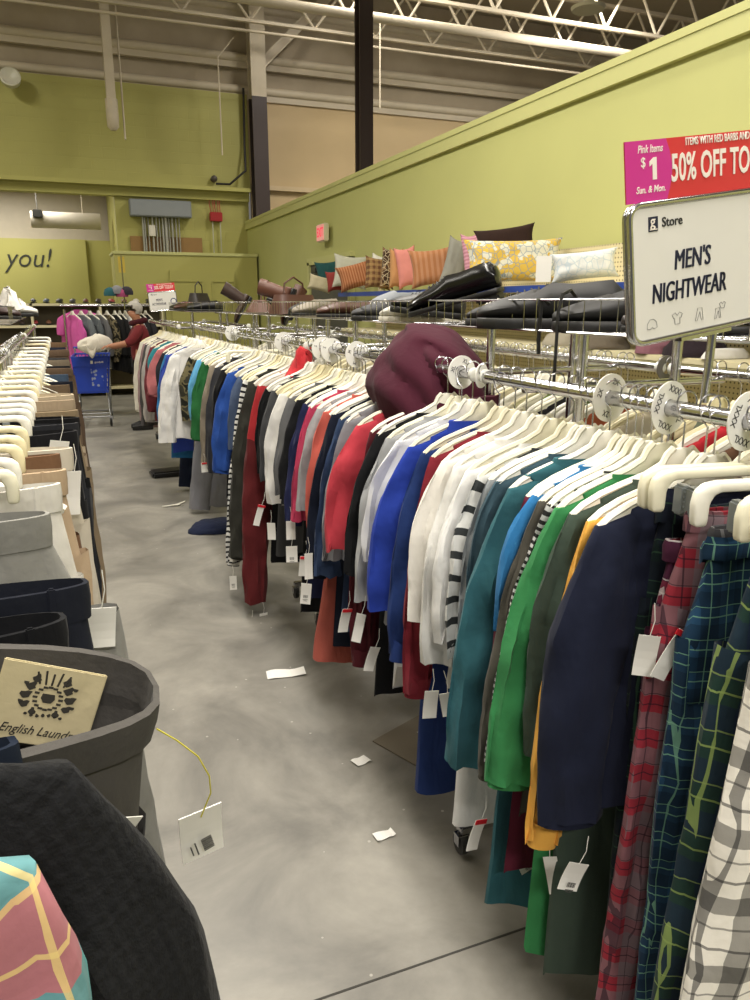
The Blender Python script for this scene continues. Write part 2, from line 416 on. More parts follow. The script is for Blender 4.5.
# electrical gear
e = thing('cable_trough', 'long grey metal electrical trough mounted on the green back wall', 'electrical box', (1.96, D-.12, 3.35))
MB().box((0, 0, 0), (1.14, .22, .30), bev=.01).build('housing', plain('7f8488', .45), e)
MB().box((0, -.112, 0), (1.10, .01, .26)).build('cover', plain('878c90', .45), e)
tag(MB().box((2.05, D-.03, 2.68), (1.36, .03, .34)).build('plywood_panel', plain('8a6a40', .8), None), 'brown plywood panel behind the conduits on the green wall', 'panel')
for i, x in enumerate([1.62, 1.66, 1.72, 1.80, 1.87, 1.93, 1.99, 2.05, 2.11, 2.17, 2.24, 2.30]):
    rad = (.022, .016, .012)[i % 3] if i != 7 else .035
    tag(MB().tube([(x, D-.08, 2.46), (x, D-.08, 3.24)], rad, 8).build('electrical_conduit', plain('a9a9a4', .35, .6), None),
        'silver conduit running down from the grey trough to the green closet', 'conduit', 'conduits below the grey trough')
tag(MB().box((1.78, D-.13, 2.95), (.12, .05, .2), bev=.005).build('junction_plate', plain('cfcac0', .5), None), 'small white plate over the conduits below the grey trough', 'plate')
a = thing('alarm_box', 'small red alarm box with red wires on the green back wall', 'alarm', (3.02, D-.08, 3.25))
MB().box((0, 0, 0), (.24, .12, .17), bev=.01).build('housing', plain('9c1f24', .4), a)
mb = MB()
for i in range(5): mb.tube([(-.09+i*.045, 0, .08), (-.12+i*.05+.02*(i % 2), 0, .25), (-.08+i*.045, 0, .5)], .008, 5)
mb.build('wire', plain('a04038', .5), a)
for x in (2.95, 3.1):
    tag(MB().tube([(x, D-.08, 2.5), (x, D-.08, 3.17)], .012, 6).build('electrical_conduit', plain('b9b9a8', .4, .3), None), 'thin conduit dropping from the red alarm box', 'conduit', 'thin conduits below the alarm box')
tag(MB().tube([(3.66, D-.12, 5.6), (3.64, D-.12, 4.6), (3.6, D-.3, 4.1), (3.3, D-.2, 3.85), (3.05, D-.1, 3.86)], .022, 8).build('cable_bundle', plain('201d1c', .6), None), 'black cable bundle running down beside the corner column', 'cable')
tag(MB().lathe([(.06, 0), (.06, .1), (.03, .12)], M=Matrix.Rotation(pi/2, 3, 'X'), c=(3.02, D-.02, 3.95)).build('wall_sensor', plain('3a3226', .5), None), 'small round dark bell above the red alarm box', 'bell')
# exit sign on the partition
e = thing('exit_sign', 'illuminated exit sign with pink letters on the lime partition', 'exit sign', (WX-.09, 10.85, 2.57), -pi/2)
MB().box((0, 0, 0), (.36, .07, .24), bev=.012).build('housing', plain('d9d2b4', .5), e)
MB().box((0, -.037, 0), (.33, .004, .21)).build('face', plain('f4a7a0', .5, emit=.25), e)
text('lettering', 'EXIT', .17, plain('e2405a', .5, emit=.6), e, (0, -.041, 0), UPR, sx=.8, bold=.004)
for i, (x, y) in enumerate(((5.2, 7.2),)):
    tag(MB().lathe([(.16, 0), (.17, .03), (.05, .06), (.04, .3)], c=(x, y, 4.45)).build('ceiling_speaker', plain('b9b29a', .5), None), 'round pale fixture under the roof above the partition', 'fixture')

# ============================================================ HANGERS
def hook_mesh():
    mb = MB(); pts = []
    for k in range(13):
        a = radians(-35+k*(250/12)); pts.append((.021*cos(a), 0, .021*sin(a)))
    pts += [(-.012, 0, -.028), (0, 0, -.04), (0, 0, -.105)]
    mb.tube(pts, .0019, 5); return mb.mesh('hook', plain('b5b5b8', .25, 1))
HOOK = hook_mesh()
up = [(.0, -.088), (.018, -.090), (.030, -.102), (.040, -.122), (.075, -.142), (.12, -.158), (.165, -.176), (.20, -.196), (.222, -.216)]
lo = [(.218, -.226), (.206, -.224), (.16, -.200), (.10, -.182), (.055, -.172), (.025, -.166), (0, -.166)]
half = up+lo
outline = half+[(-x, z) for x, z in reversed(half[1:-1])]
M_hw = plain('f1eee2', .35, 0, 'white_hanger_plastic'); M_hc = plain('eadfb8', .35, 0, 'cream_hanger_plastic'); M_hy = plain('ece7cf', .35, 0, 'ivory_hanger_plastic')
def hb(m):
    mb = MB(); mb.prism(outline, .010, bev=.002)
    # raised rim along the top edge
    for s in (-1, 1):
        mb.tube([(s*x, 0, z+.001) for x, z in up[1:]], .0075, 6)
    return mb.mesh('hanger_body', m)
HB = [hb(M_hw), hb(M_hy), hb(M_hc)]
co = [(0, -.092), (.15, -.092), (.174, -.096), (.188, -.108), (.192, -.128), (.19, -.160), (.186, -.166), (.168, -.166), (.165, -.160), (.164, -.128), (.156, -.114), (.145, -.110), (0, -.110)]
coutline = co+[(-x, z) for x, z in reversed(co[1:-1])]
def cb(m):
    mb = MB(); mb.prism(coutline, .018, bev=.003); return mb.mesh('hanger_body', m)
CB = [cb(M_hw), cb(M_hy), cb(M_hc)]
def clipm(m):
    mb = MB(); mb.box((0, 0, -.155), (.022, .03, .055), bev=.004)
    for k in range(5): mb.box((0, -.0155, -.137-k*.009), (.018, .003, .003))
    return mb.mesh('clip', m)
CLIP = clipm(plain('8f9596', .25, .2))
protos = {}
def hanger(loc, rz, label, group, kind='plain', col=0, tilt=0, sc=None):
    k = (kind, col)
    if k not in protos:
        r = thing('clip_hanger' if kind == 'clip' else 'clothes_hanger', label, 'hanger')
        link('hook', HOOK, r); link('hanger_body', (CB if kind == 'clip' else HB)[col], r)
        if kind == 'clip':
            for s in (-1, 1): link('clip', CLIP, r, (s*.105, 0, 0))
        protos[k] = r; used = False
    else: used = True
    p = protos[k]
    if used: p = dup(p, loc)
    p.location = loc; p.rotation_euler = (0, tilt, rz); p['label'] = label; p['group'] = group
    p.scale = sc or (1, 1, 1)
    return p

# ============================================================ GARMENTS
SEG = 36
def shell_ring(w, t, z, seed, amp, cx=0.0, cy=0.0, freq=9.0):
    R = []
    for k in range(SEG):
        a = 2*pi*k/SEG; x = w*cos(a); s = sin(a)
        y = t*(abs(s)**.75)*(1 if s >= 0 else -1)
        d = noise.noise(Vector((x*freq, seed*3.1+(0.35 if s > 0 else 0), z*2.2+seed)))*amp
        d += noise.noise(Vector((x*freq*2.3+5, seed*1.7, z*7)))*amp*.35
        wz = noise.noise(Vector((x*7+seed, 2.5+(.8 if s > 0 else 0), seed)))*amp*1.5
        R.append((cx+x, cy+y+d, z+wz))
    return R
def torso(L, seed, wsh=.212, whem=.235, t=.022, neck=.075, amp=.014, zn=-.152):
    mb = MB(); lv = [(zn, neck, .020), (zn-.012, neck+.028, .021), (zn-.030, neck+.07, .019), (-.200, .170, .016), (-.218, wsh-.008, .014), (-.245, wsh+.002, .016)]
    lv += [(-.30, wsh-.008, t*.9), (-.36, wsh-.014, t), (-.43, wsh-.02, t*1.05)]
    n = max(5, int((L-.43)/.05))
    for i in range(1, n+1):
        f = i/n; lv.append((-.43-(L-.43)*f, wsh-.02+(whem-wsh+.02)*f, t*(1.05+.25*f)))
    for z, w, tt in lv:
        a = amp*min(1, max(0, (-z-.19)/.45))
        mb.loft  # keep reference
    rings = [shell_ring(w, tt, z, seed, amp*min(1, max(0, (-z-.19)/.45))) for z, w, tt in lv]
    # turned-in hem
    z, w, tt = lv[-1]; a = amp
    rings.append(shell_ring(w*.985, tt*.7, z+.002, seed, a)); rings.append(shell_ring(w*.97, tt*.6, z+.03, seed, a))
    mb.loft(rings); return mb
def tube_ring(p, d, wa, tb, seg=22, seed=0, amp=.0, along=0.0):
    d = d.normalized(); n = Vector((-d.z, 0, d.x)); n.normalize(); yv = Vector((0, 1, 0)); R = []
    for k in range(seg):
        a = 2*pi*k/seg; s = sin(a)
        q = n*(wa*cos(a))+yv*(tb*(abs(s)**.8)*(1 if s >= 0 else -1))
        o = noise.noise(Vector((cos(a)*1.5+seed, s*1.5, along*9+seed*2)))*amp
        o2 = noise.noise(Vector((cos(a)*3.4+seed, s*2, along*3.5)))*amp*.95+noise.noise(Vector((cos(a)*2+seed, s*3+4, along*26)))*amp*.42
        r_ = q.normalized() if q.length > 1e-6 else yv
        R.append(p+q+yv*(o+o2)+n*o*.8+d*(noise.noise(Vector((cos(a)*1.3+seed, s+3, seed)))*amp*.9))
    return R
def sleeve(side, end, wa=.072, tb=.024, seed=0, we=None, bow=.02, y0=-.006, amp=.016):
    """side -1/+1; end = (u, z) outer bottom corner of the sleeve"""
    u, z = end; we = we or wa
    P1 = Vector((side*.186, y0*.3, -.238)); E = Vector((side*(u-we*.9), y0, z))
    L = (E-P1).length; n = max(6, int(L/.024)); mb = MB(); rings = []
    P0 = Vector((side*.150, 0, -.206))
    rings.append(tube_ring(P0, P1-P0, .022, .013, seed=seed))
    rings.append(tube_ring(P0.lerp(P1, .55), (P1-P0)+Vector((0, 0, -.02)), .038, .015, seed=seed))
    out = Vector((side, 0, .2)).normalized()
    for i in range(n+1):
        f = i/n; p = P1.lerp(E, f)+out*(bow*4*f*(1-f))
        d = (E-P1).normalized()+out*(bow*4*(1-2*f)/max(L, .1))
        if i == 0: d = (d.normalized()+(P1-P0).normalized()).normalized()
        w = (.052+(wa-.052)*min(1, f*3)) if f < .34 else wa+(we-wa)*((f-.34)/.66)
        t = tb*min(1, .62+f*1.2)
        rings.append(tube_ring(p, d, w, t, seed=seed, amp=amp*min(1, f*4+.2), along=f*L))
    d = (E-P1).normalized()
    rings.append(tube_ring(E-d*.003, d, we*.93, tb*.8, seed=seed, amp=amp, along=L))
    rings.append(tube_ring(E-d*.03, d, we*.88, tb*.6, seed=seed, amp=amp, along=L))
    mb.loft(rings); return mb, E, d
M_tag = plain('eeece6', .6, 0, 'white_card')
M_ink = plain('4a4a48', .8)
def tagm(w, h):
    mb = MB(); nx = 3
    bm_r = []
    for i in range(6):
        f = i/5; z = -f*h; cv = .006*sin(f*2.2)
        bm_r.append([(-w/2, cv, z), (w/2, cv, z), (w/2, cv+.0012, z), (-w/2, cv+.0012, z)])
    mb.loft(bm_r, True, True); return mb.mesh('price_tag', M_tag, False)
def barm(w):
    mb = MB()
    for k in range(7): mb.box((-w*.18+k*w*.06, -.0012, 0), (w*.022*(1+k % 2), .0006, .011))
    mb.box((0, -.0012, -.012), (w*.4, .0006, .0016)); mb.box((0, -.0012, -.017), (w*.3, .0006, .0014))
    return mb.mesh('printed_barcode', M_ink, False)
TAGS = [tagm(.038, .082), tagm(.044, .068), tagm(.030, .10)]; BAR = barm(.045)
STRING = MB().tube([(0, 0, .0), (.004, 0, .03), (0, .006, .06)], .0008, 4).mesh('string', plain('e8e6de', .5))
TC = [0]
def H_tagcount():
    TC[0] += 1; return TC[0] % 3 == 0
def price_tag(parent, loc, k=0, ry=0, rz=0):
    o = link('price_tag', TAGS[k % 3], parent, loc, (0, ry, rz)); link('string', STRING, o); 
    q_ = H_tagcount()
    if k != 2 and q_: link('printed_barcode', BAR, o, (0, 0, -.05))
    if TC[0] % 4 == 1: link('red_strip', STRIP, o, (0, -.0008, -.006))
    return o
STRIP = MB().box((0, 0, 0), (.037, .0022, .011)).mesh('red_strip', plain('c9202c', .5), False)

class Rail:
    def __init__(s, x, side, z=1.417, yaw=10): s.x, s.side, s.z, s.yaw = x, side, z, radians(yaw)
    def phi(s, yaw=None): return s.yaw if yaw is None else radians(yaw)
    def solveY(s, px, u=.222, zl=-.215, yaw=None):
        ph = s.phi(yaw); lo, hi = .2, 13
        f = lambda Y: pr(s.x+s.side*u*cos(ph), Y+u*sin(ph), s.z+zl)[0]-px
        a = f(lo)
        for _ in range(40):
            m = (lo+hi)/2
            if (f(m) > 0) == (a > 0): lo = m
            else: hi = m
        return lo
    def loc(s, px, py, Y, yaw=None):
        ph = s.phi(yaw); rx, ry, rz = ray(px, py); a = (s.side*cos(ph), sin(ph))
        # (rx t - x)*a.y - (ry t - Y)*a.x = 0
        t = (s.x*a[1]-Y*a[0])/(rx*a[1]-ry*a[0])
        return ((rx*t-s.x)*a[0]+(ry*t-Y)*a[1]), H+rz*t-s.z
    def rz(s, yaw=None): return s.side*s.phi(yaw)
R1 = Rail(1.1, -1); R2 = Rail(1.78, -1, yaw=4); RL = Rail(-.23, 1, yaw=6); RF = Rail(.97, -1, yaw=8)

used_short = set()
def shirt(rail, short, name, cat, m, Y, kind='tee', end=None, L=.72, yaw=None, label=None, group='garments on the right front rail', neck=.085,
          t=.02, amp=.019, cuff=True, tags=(), m2=None, wa=None, whem=.235, hood=False, ms=None, hk=0, zsink=0, other=True, tb=.022, bow=.022, collar=None):
    seed = (hash(short) % 997)/31.0 if False else (sum(map(ord, short)) % 97)*1.37
    g = thing(name, label or short, cat, (rail.x, Y, rail.z-zsink), rail.rz(yaw), group)
    torso(L, seed, t=t, neck=neck, amp=amp, whem=whem).build('body', m, g)
    e = end or ((.30, -.44) if kind == 'tee' else (.30, -.74))
    wa = wa or (.078 if kind == 'tee' else .062)
    for s in (rail.side, -rail.side):
        if s != rail.side and not other: continue
        ee = e if s == rail.side else (min(e[0], .30), e[1]+.01)
        mb, E, d = sleeve(s, ee, wa=wa, we=(wa*.92 if kind == 'tee' else wa*.8), seed=seed+s, tb=tb, bow=bow, amp=amp*.9)
        sl = mb.build('sleeve', ms or m, g)
        if kind == 'long' and cuff:
            we = wa*.8
            MB().loft([tube_ring(E-d*.045, d, we*.99, .023, seed=seed+s, amp=amp*.6), tube_ring(E-d*.03, d, we*.88, .021, seed=seed+s), tube_ring(E+d*.02, d, we*.86, .019, seed=seed+s), tube_ring(E+d*.0, d, we*.7, .010, seed=seed+s)]).build('cuff', m2 or m, sl)
    # neck rib
    mb = MB(); zz = -.150
    mb.loft([shell_ring(neck+.012, .024, zz-.014, seed, 0), shell_ring(neck+.003, .023, zz+.004, seed, 0), shell_ring(neck-.004, .019, zz+.003, seed, 0), shell_ring(neck-.002, .018, zz-.02, seed, 0)])
    if collar == 'polo':
        mb.loft([shell_ring(neck+.03, .032, zz-.030, seed, .002), shell_ring(neck+.01, .026, zz+.012, seed, 0), shell_ring(neck-.002, .02, zz+.01, seed, 0)])
    mb.build('collar', m2 or m, g)
    if hood:
        mb = MB(); rr = []
        for i in range(9):
            f = i/8; rr.append(shell_ring(.10*(1-.55*f*f)+.02, .03+.02*sin(f*pi), zz-.15*sin(f*2.0)+.03*f, seed+4, .012, cy=-.05-.05*sin(f*pi)))
        mb.loft(rr, False, True); mb.build('hood', m, g)
    for i, tg in enumerate(tags):
        px, py = tg[:2]; u, z = rail.loc(px, py, Y-.03, yaw)
        price_tag(g, (rail.side*u, -.045, z), tg[2] if len(tg) > 2 else i, ry=tg[3] if len(tg) > 3 else random.uniform(-.25, .25), rz=random.uniform(-.5, .5)-.3*0)
    return g

def pants(rail, short, name, cat, m, Y, ww=.16, wz=-.165, end=(.2, -1.15), yaw=None, label=None, group='garments on the right front rail', t=.028, wb=True,
          open_=False, tags=(), gather=False, m2=None, legw=None, amp=.012, loops=False, hipx=0.0, split=True):
    """waistband at wz; end = outer bottom corner (u, z) of the aisle leg"""
    seed = (sum(map(ord, short)) % 89)*1.13
    g = thing(name, label or short, cat, (rail.x, Y, rail.z), rail.rz(yaw), group); sd = rail.side
    u, zb = end; hip = ww+(.03 if gather else .012); cz = wz-.30; lw = legw or hip*.52
    rings = []; n = 9
    for i in range(n+1):
        f = i/n; z = wz-.035+(cz-wz+.035)*f; w = ww*(.98 if not gather else .95)+(hip-ww)*min(1, f*1.6)
        # lean towards the hem line
        cx = sd*((u-hip)*.28*f+hipx*f)
        rings.append(shell_ring(w, t*(.8+.5*f), z, seed, amp*(.15+f) if not gather else amp*(.6+.4*f), cx=cx, freq=9 if not gather else 26))
    rings.append(shell_ring(hip*.9, t*.9, cz-.03, seed, amp, cx=sd*(u-hip)*.3))
    mb = MB(); mb.loft(rings, False, True); body = mb.build('seat_panel', m, g)
    for s in (1, -1):
        c0 = sd*((u-hip)*.28+hipx)+sd*s*(hip-lw); topz = cz+.12
        P0 = Vector((c0, -.002*s, topz)); uo = u-lw*.9 if s > 0 else u-lw*.9-lw*1.55
        E = Vector((sd*uo, .004*(1-s), zb+(.0 if s > 0 else .015)))
        L = (E-P0).length; k = int(L/.06)+2; rr = []
        for i in range(k+1):
            f = i/k; p = P0.lerp(E, f)
            rr.append(tube_ring(p, E-P0, lw*(1-.10*f), t*(1.05-.15*f), seed=seed+s*3, amp=amp, along=f*L))
        d = (E-P0).normalized(); rr.append(tube_ring(E-d*.004, d, lw*.82, t*.6, seed=seed+s*3, amp=amp, along=L))
        MB().loft(rr).build('leg', m, g)
    if wb:
        mb = MB()
        if open_:
            rr = []
            for w, tt, z in ((ww+.002, open_*.9, wz-.05), (ww+.004, open_, wz-.02), (ww+.003, open_*1.02, wz), (ww-.003, open_*.9, wz+.001), (ww-.004, open_*.86, wz-.03), (ww-.008, open_*.6, wz-.10)):
                rr.append(shell_ring(w, tt, z, seed, .003, freq=6))
            mb.loft(rr)
        else:
            fr = 30 if gather else 8; am = .009 if gather else .003
            mb.loft([shell_ring(ww+.003, t*.95, wz-.04, seed, am, freq=fr), shell_ring(ww+.004, t, wz-.012, seed, am, freq=fr), shell_ring(ww, t*.8, wz, seed, am, freq=fr),
                     shell_ring(ww-.006, t*.55, wz-.001, seed, am*.6, freq=fr), shell_ring(ww-.01, t*.4, wz-.03, seed, am*.5, freq=fr)])
        w_ = mb.build('waistband', m2 or m, g)
        if loops:
            for q in (-.8, -.3, .3, .8):
                MB().box((q*ww, -(open_ or t)*sqrt(1-q*q)-.004, wz-.022), (.010, .006, .05), bev=.002).build('belt_loop', m, w_)
    for i, tg in enumerate(tags):
        px, py = tg[:2]; uu, z = rail.loc(px, py, Y-.03, yaw)
        price_tag(g, (sd*uu, -.045, z), tg[2] if len(tg) > 2 else i, ry=tg[3] if len(tg) > 3 else random.uniform(-.25, .25), rz=random.uniform(-.4, .4))
    return g

# ============================================================ RACKS
def caster(parent, x, y, z=0):
    c = MB(); M = Matrix.Rotation(pi/2, 3, 'Y')
    c.lathe([(.012, -.012), (.032, -.011), (.034, 0), (.032, .011), (.012, .012)], M=M, c=(0, 0, .034))
    o = c.build('caster', plain('222222', .5), parent, True, (x, y, z))
    MB().box((0, 0, .066), (.036, .03, .004)).box((-.016, 0, .05), (.003, .03, .035)).box((.016, 0, .05), (.003, .03, .035)).build('caster_fork', CHROME, o, False)
def rack(y0, y1, label, xa=1.1, xb=1.78, zr=1.40, foot=.2, single=False):
    g = thing('clothing_rack', label, 'clothing rack', (0, 0, 0))
    xs = [xa] if single else [xa, xb]
    for x in xs:
        mb = MB(); mb.tube([(x, y0, zr), (x, y1, zr)], .0165, 12); mb.build('rail', CHROME, g)
        for y in (y0, y1):
            MB().lathe([(.0168, -.008), (.020, -.006), (.020, .006), (.0168, .008)], M=Matrix.Rotation(pi/2, 3, 'X'), c=(x, y, zr)).build('rail_cap', plain('dcdcd6', .3), g)
    xm = (xa+xb)/2 if not single else xa
    for y in (y0+.22, y1-(.20 if y0 < 1 else .12)):
        for x in ((xm-.16, xm+.16) if not single else (xm,)):
            MB().tube([(x, y, .09), (x, y, 1.52 if not single else 1.4)], .014, 8).build('post', CHROME, g)
        if not single: MB().tube([(xa, y, zr-.016), (xb, y, zr-.016)], .011, 8).build('crossbar', CHROME, g)
        MB().box((xm, y, .095), ((xb-xa)+(.30 if y0 < 1 else .08) if not single else .50, .035, .025), bev=.004).build('foot', CHROME, g, False)
        w = ((xb-xa)/2+(.14 if y0 < 1 else .03)) if not single else .24
        for s in (-1, 1): caster(g, xm+s*w, y, .012)
    MB().tube([(xm, y0+.22, .12), (xm, y1-.12, .12)], .012, 8).build('base_bar', CHROME, g)
    return g
def basket(y0, y1, label, x=1.44, z=1.525, w=.36, h=.085, group='wire shelves on top of the racks'):
    g = thing('wire_basket', label, 'wire basket', (x, y0, z), group=group); L = y1-y0
    mb = MB()
    for zz in (0, h): mb.tube([(-w/2, 0, zz), (w/2, 0, zz), (w/2, L, zz), (-w/2, L, zz)], .0035, 6, closed=True)
    mb.build('rim', CHROME, g)
    mb = MB(); n = int(L/.062)
    for i in range(n+1):
        y = i*L/n; mb.tube([(-w/2, y, h), (-w/2, y, 0), (w/2, y, 0), (w/2, y, h)], .0018, 4)
    for k in range(1, 5): mb.tube([(-w/2+k*w/5, 0, h), (-w/2+k*w/5, 0, 0), (-w/2+k*w/5, L, 0), (-w/2+k*w/5, L, h)], .0018, 4)
    mb.build('mesh', CHROME, g); return g
racks_r = [(.25, 1.90), (1.96, 3.55), (3.62, 5.2), (5.3, 6.9)]
labs = ['nearest chrome double clothing rack on the right of the aisle', 'second chrome double clothing rack on the right, behind the nightwear rack', 'third chrome double clothing rack down the right of the aisle', 'fourth chrome double clothing rack down the right of the aisle']
for (a, b), l in zip(racks_r, labs): rack(a, b, l)
rack(7.1, 9.5, 'farthest chrome clothing rack on the right, next to the person', xa=.97, xb=1.6)
bl = ['wire shelf holding the black dress shoe, above the nearest right rack', 'wire shelf with sneakers above the second right rack', 'wire shelf above the third right rack', 'wire shelf with brown boots above the fourth right rack']
for (a, b), l in zip([(.95, 1.88), (1.9, 3.5), (3.6, 5.15), (5.3, 6.85)], bl): basket(a, b, l)
basket(7.2, 9.3, 'farthest wire shelf above the last right rack', x=1.3)

# ------------------------------------------------ garments, right front rail
G1 = []      # (Y, short, builder)
def S(short, m, kind, sx, end, L=.72, cat=None, name=None, rail=R1, yaw=None, **k):
    yaw = yaw if yaw is not None else 10+random.uniform(-3.5, 4.5)
    k.setdefault('neck', random.uniform(.088, .125))
    Y = rail.solveY(sx, yaw=yaw); G1.append([Y, short, 'shirt', dict(m=m, kind=kind, endpx=end, L=L, cat=cat, name=name, rail=rail, yaw=yaw, **k)])
def P(short, m, sx, end, ww=.16, wz=-.165, cat=None, name=None, rail=R1, yaw=None, **k):
    Y = rail.solveY(sx, u=ww, zl=wz, yaw=yaw); G1.append([Y, short, 'pants', dict(m=m, endpx=end, ww=ww, wz=wz, cat=cat, name=name, rail=rail, yaw=yaw, **k)])
fb = fabric
pl_bw = fb('f2ede2', 'plaid', c2='151517', c3='26262a', per=.13, wid=.26, st=.62)
pl_gn = fb('1c3a33', 'plaid', c2='16203f', c3='8ba05a', per=.095, wid=.5)
pl_bg = fb('24527a', 'plaid', c2='0f2438', c3='7fb49a', per=.06, wid=.5)
pl_gr = fb('5d5c60', 'plaid', c2='26252b', c3='8a8a8c', per=.13, wid=.5)
pl_rg = fb('a8253a', 'plaid', c2='77757c', c3='2a1c2a', per=.07, wid=.5)
pl_rn = fb('a02136', 'plaid', c2='181d38', c3='cfc8c8', per=.085, wid=.5)
pl_dk = fb('172a2c', 'plaid', c2='14172a', c3='3a5a44', per=.08, wid=.5)
P('black and cream plaid flannel pants', pl_bw, 790, (655, 1120), ww=.16, t=.032, legw=.10)
P('green and navy plaid pants with thin yellow lines', pl_gn, 758, (640, 1060), ww=.15, gather=True, legw=.085)
P('blue and green small-plaid pants', pl_bg, 704, (628, 1060), ww=.13, wz=-.20, gather=True, t=.024, legw=.075)
P('grey and black plaid flannel pants', pl_gr, 712, (640, 1000), ww=.10, wz=-.19, t=.02, legw=.07)
P('red and grey plaid pants', pl_rg, 688, (592, 1030), ww=.115, wz=-.165, gather=True, t=.02, legw=.055, tags=((684, 628, 2, .45),))
P('red and navy plaid pants', pl_rn, 666, (612, 1010), ww=.13, wz=-.225, gather=True, t=.018, legw=.06, tags=((648, 632, 0),))
P('dark green plaid pajama pants', pl_dk, 659, (598, 1010), ww=.12, wz=-.17, gather=True, t=.02, legw=.07)
S('navy crewneck sweatshirt', fb('1b2138', bs=30), 'long', 606, (540, 818), .80, wa=.085, tb=.034, t=.030, neck=.095, amp=.012, tags=((578, 858, 1, .3),))
S('mustard yellow shirt', fb('e9a92f'), 'long', 590, (527, 836), .62, wa=.045, tb=.016, t=.012, neck=.10)
S('faded green long shirt', fb('45564b'), 'long', 572, (527, 752), 1.3, wa=.07, tb=.022, t=.022, whem=.22, cuff=False)
S('bright green sweatshirt', fb('2f8a4c'), 'long', 558, (487, 780), 1.28, wa=.072, tb=.026, t=.02, whem=.24, tags=((548, 852, 2, -.2),))
S('black and white thin-striped knit', fb('b9b9b9', 'hstripe', c2='2b2b2b', per=.014, wid=.5), 'long', 549, (486, 762), .70, wa=.05, tb=.014, t=.012, cuff=False)
S('olive brown long-sleeved shirt', fb('55524a'), 'long', 541, (478, 772), .95, wa=.06, tb=.02, t=.018)
S('bright blue T-shirt', fb('2279b8'), 'tee', 536, (496, 628), .70, wa=.06, tb=.018, t=.014)
S('dark maroon shirt', fb('6d1f38'), 'long', 528, (492, 735), 1.15, wa=.055, tb=.018, t=.014)
S('teal long-sleeved sweatshirt', fb('2f6a76'), 'long', 511, (447, 762), 1.3, wa=.078, tb=.030, t=.022, whem=.24, cuff=False, tags=((482, 815, 0, .3), (522, 848, 1, -.4)))
S('slate blue shirt', fb('3c5866'), 'tee', 497, (468, 612), .7, wa=.055, tb=.016, t=.014)
S('light grey ribbed shirt', fb('8f959a'), 'long', 490, (460, 650), .68, wa=.05, tb=.014, t=.012)
S('white T-shirt with black striped bars', fb('d9dbda', 'hstripe', c2='34383a', per=.055, wid=.32), 'tee', 480, (449, 655), .70, wa=.062, tb=.018, t=.016)
S('bright white T-shirt with long hem', fb('efefee'), 'tee', 468, (436, 640), 1.20, wa=.07, tb=.02, t=.018, tags=((447, 690, 1),))
S('soft white cotton T-shirt', fb('e8e7e3'), 'tee', 456, (424, 660), .80, wa=.07, tb=.02, t=.018, tags=((432, 688, 0),))
S('white T-shirt with wide sleeves', fb('eeeae2'), 'tee', 444, (411, 618), .76, wa=.08, tb=.024, t=.02)
S('crimson long-sleeved shirt', fb('8e2434'), 'long', 433, (404, 690), .80, wa=.05, tb=.018, t=.014)
S('navy blue long-sleeved shirt', fb('213a78'), 'long', 424, (389, 655), 1.25, wa=.062, tb=.022, t=.02, ms=fb('1f3a78'))
S('royal blue polo shirt', fb('2443b4'), 'tee', 410, (368, 610), .74, wa=.085, tb=.024, t=.018, collar='polo', tags=((416, 668, 0),))
S('pale white T-shirt', fb('e1e2e6'), 'tee', 398, (364, 560), 1.0, wa=.075, tb=.022, t=.018, tags=((404, 664, 1),))
S('light heather grey T-shirt', fb('a6a8ab'), 'tee', 388, (356, 600), .80, wa=.07, tb=.018, t=.016, tags=((376, 645, 0, .3), (362, 612, 2, .2)))
S('black long-sleeved shirt by the grey T-shirt', fb('17181c'), 'long', 378, (345, 570), 1.10, wa=.055, tb=.016, t=.016)
S('maroon long skirted shirt', fb('5a1b26'), 'long', 372, (352, 660), 1.0, wa=.05, tb=.016, t=.016, tags=((349, 607, 0, .2),))
S('coral red T-shirt', fb('c83445'), 'tee', 358, (327, 548), .76, wa=.085, tb=.026, t=.02, tags=((357, 617, 1),))
P('coral pink trousers', fb('b95a4c'), 350, (312, 662), ww=.14, wz=-.30, t=.03, legw=.10)
S('grey marl shirt', fb('8d8f96'), 'tee', 347, (322, 560), .72, wa=.05, tb=.014, t=.012)
S('denim blue T-shirt', fb('34476b'), 'tee', 341, (316, 575), 1.0, wa=.055, tb=.016, t=.016, tags=((308, 582, 0, .1), (310, 552, 2, 0)))
S('dark navy long-sleeved shirt', fb('161d30'), 'long', 333, (307, 572), 1.12, wa=.055, tb=.018, t=.018)
S('salmon orange T-shirt', fb('d65f50'), 'tee', 325, (308, 530), .72, wa=.055, tb=.02, t=.016, tags=((306, 555, 0, .1),))
S('silver grey T-shirt', fb('9c9da0'), 'tee', 318, (298, 512), .78, wa=.055, tb=.018, t=.016, tags=((292, 545, 1, 0),))
S('hot pink shirt', fb('c2355c'), 'tee', 311, (292, 520), .70, wa=.045, tb=.014, t=.014)
S('indigo shirt', fb('242a52'), 'long', 305, (286, 520), 1.05, wa=.05, tb=.018, t=.016, tags=((292, 520, 0, 0),))
S('black jacket-like shirt', fb('15161a'), 'long', 298, (281, 500), 1.16, wa=.055, tb=.024, t=.022)
S('charcoal grey hooded shirt', fb('6b6c6f'), 'tee', 290, (276, 492), .74, wa=.05, tb=.018, t=.016)
S('white long T-shirt by the charcoal shirt', fb('dcdad6'), 'tee', 281, (268, 502), .72, wa=.07, tb=.024, t=.02, tags=((272, 522, 0, 0), (263, 504, 2, .3)))
S('ash grey T-shirt', fb('4c4d50'), 'tee', 273, (262, 480), 1.0, wa=.05, tb=.02, t=.018)
S('jet black T-shirt', fb('121316'), 'tee', 267, (258, 470), 1.08, wa=.06, tb=.022, t=.02)
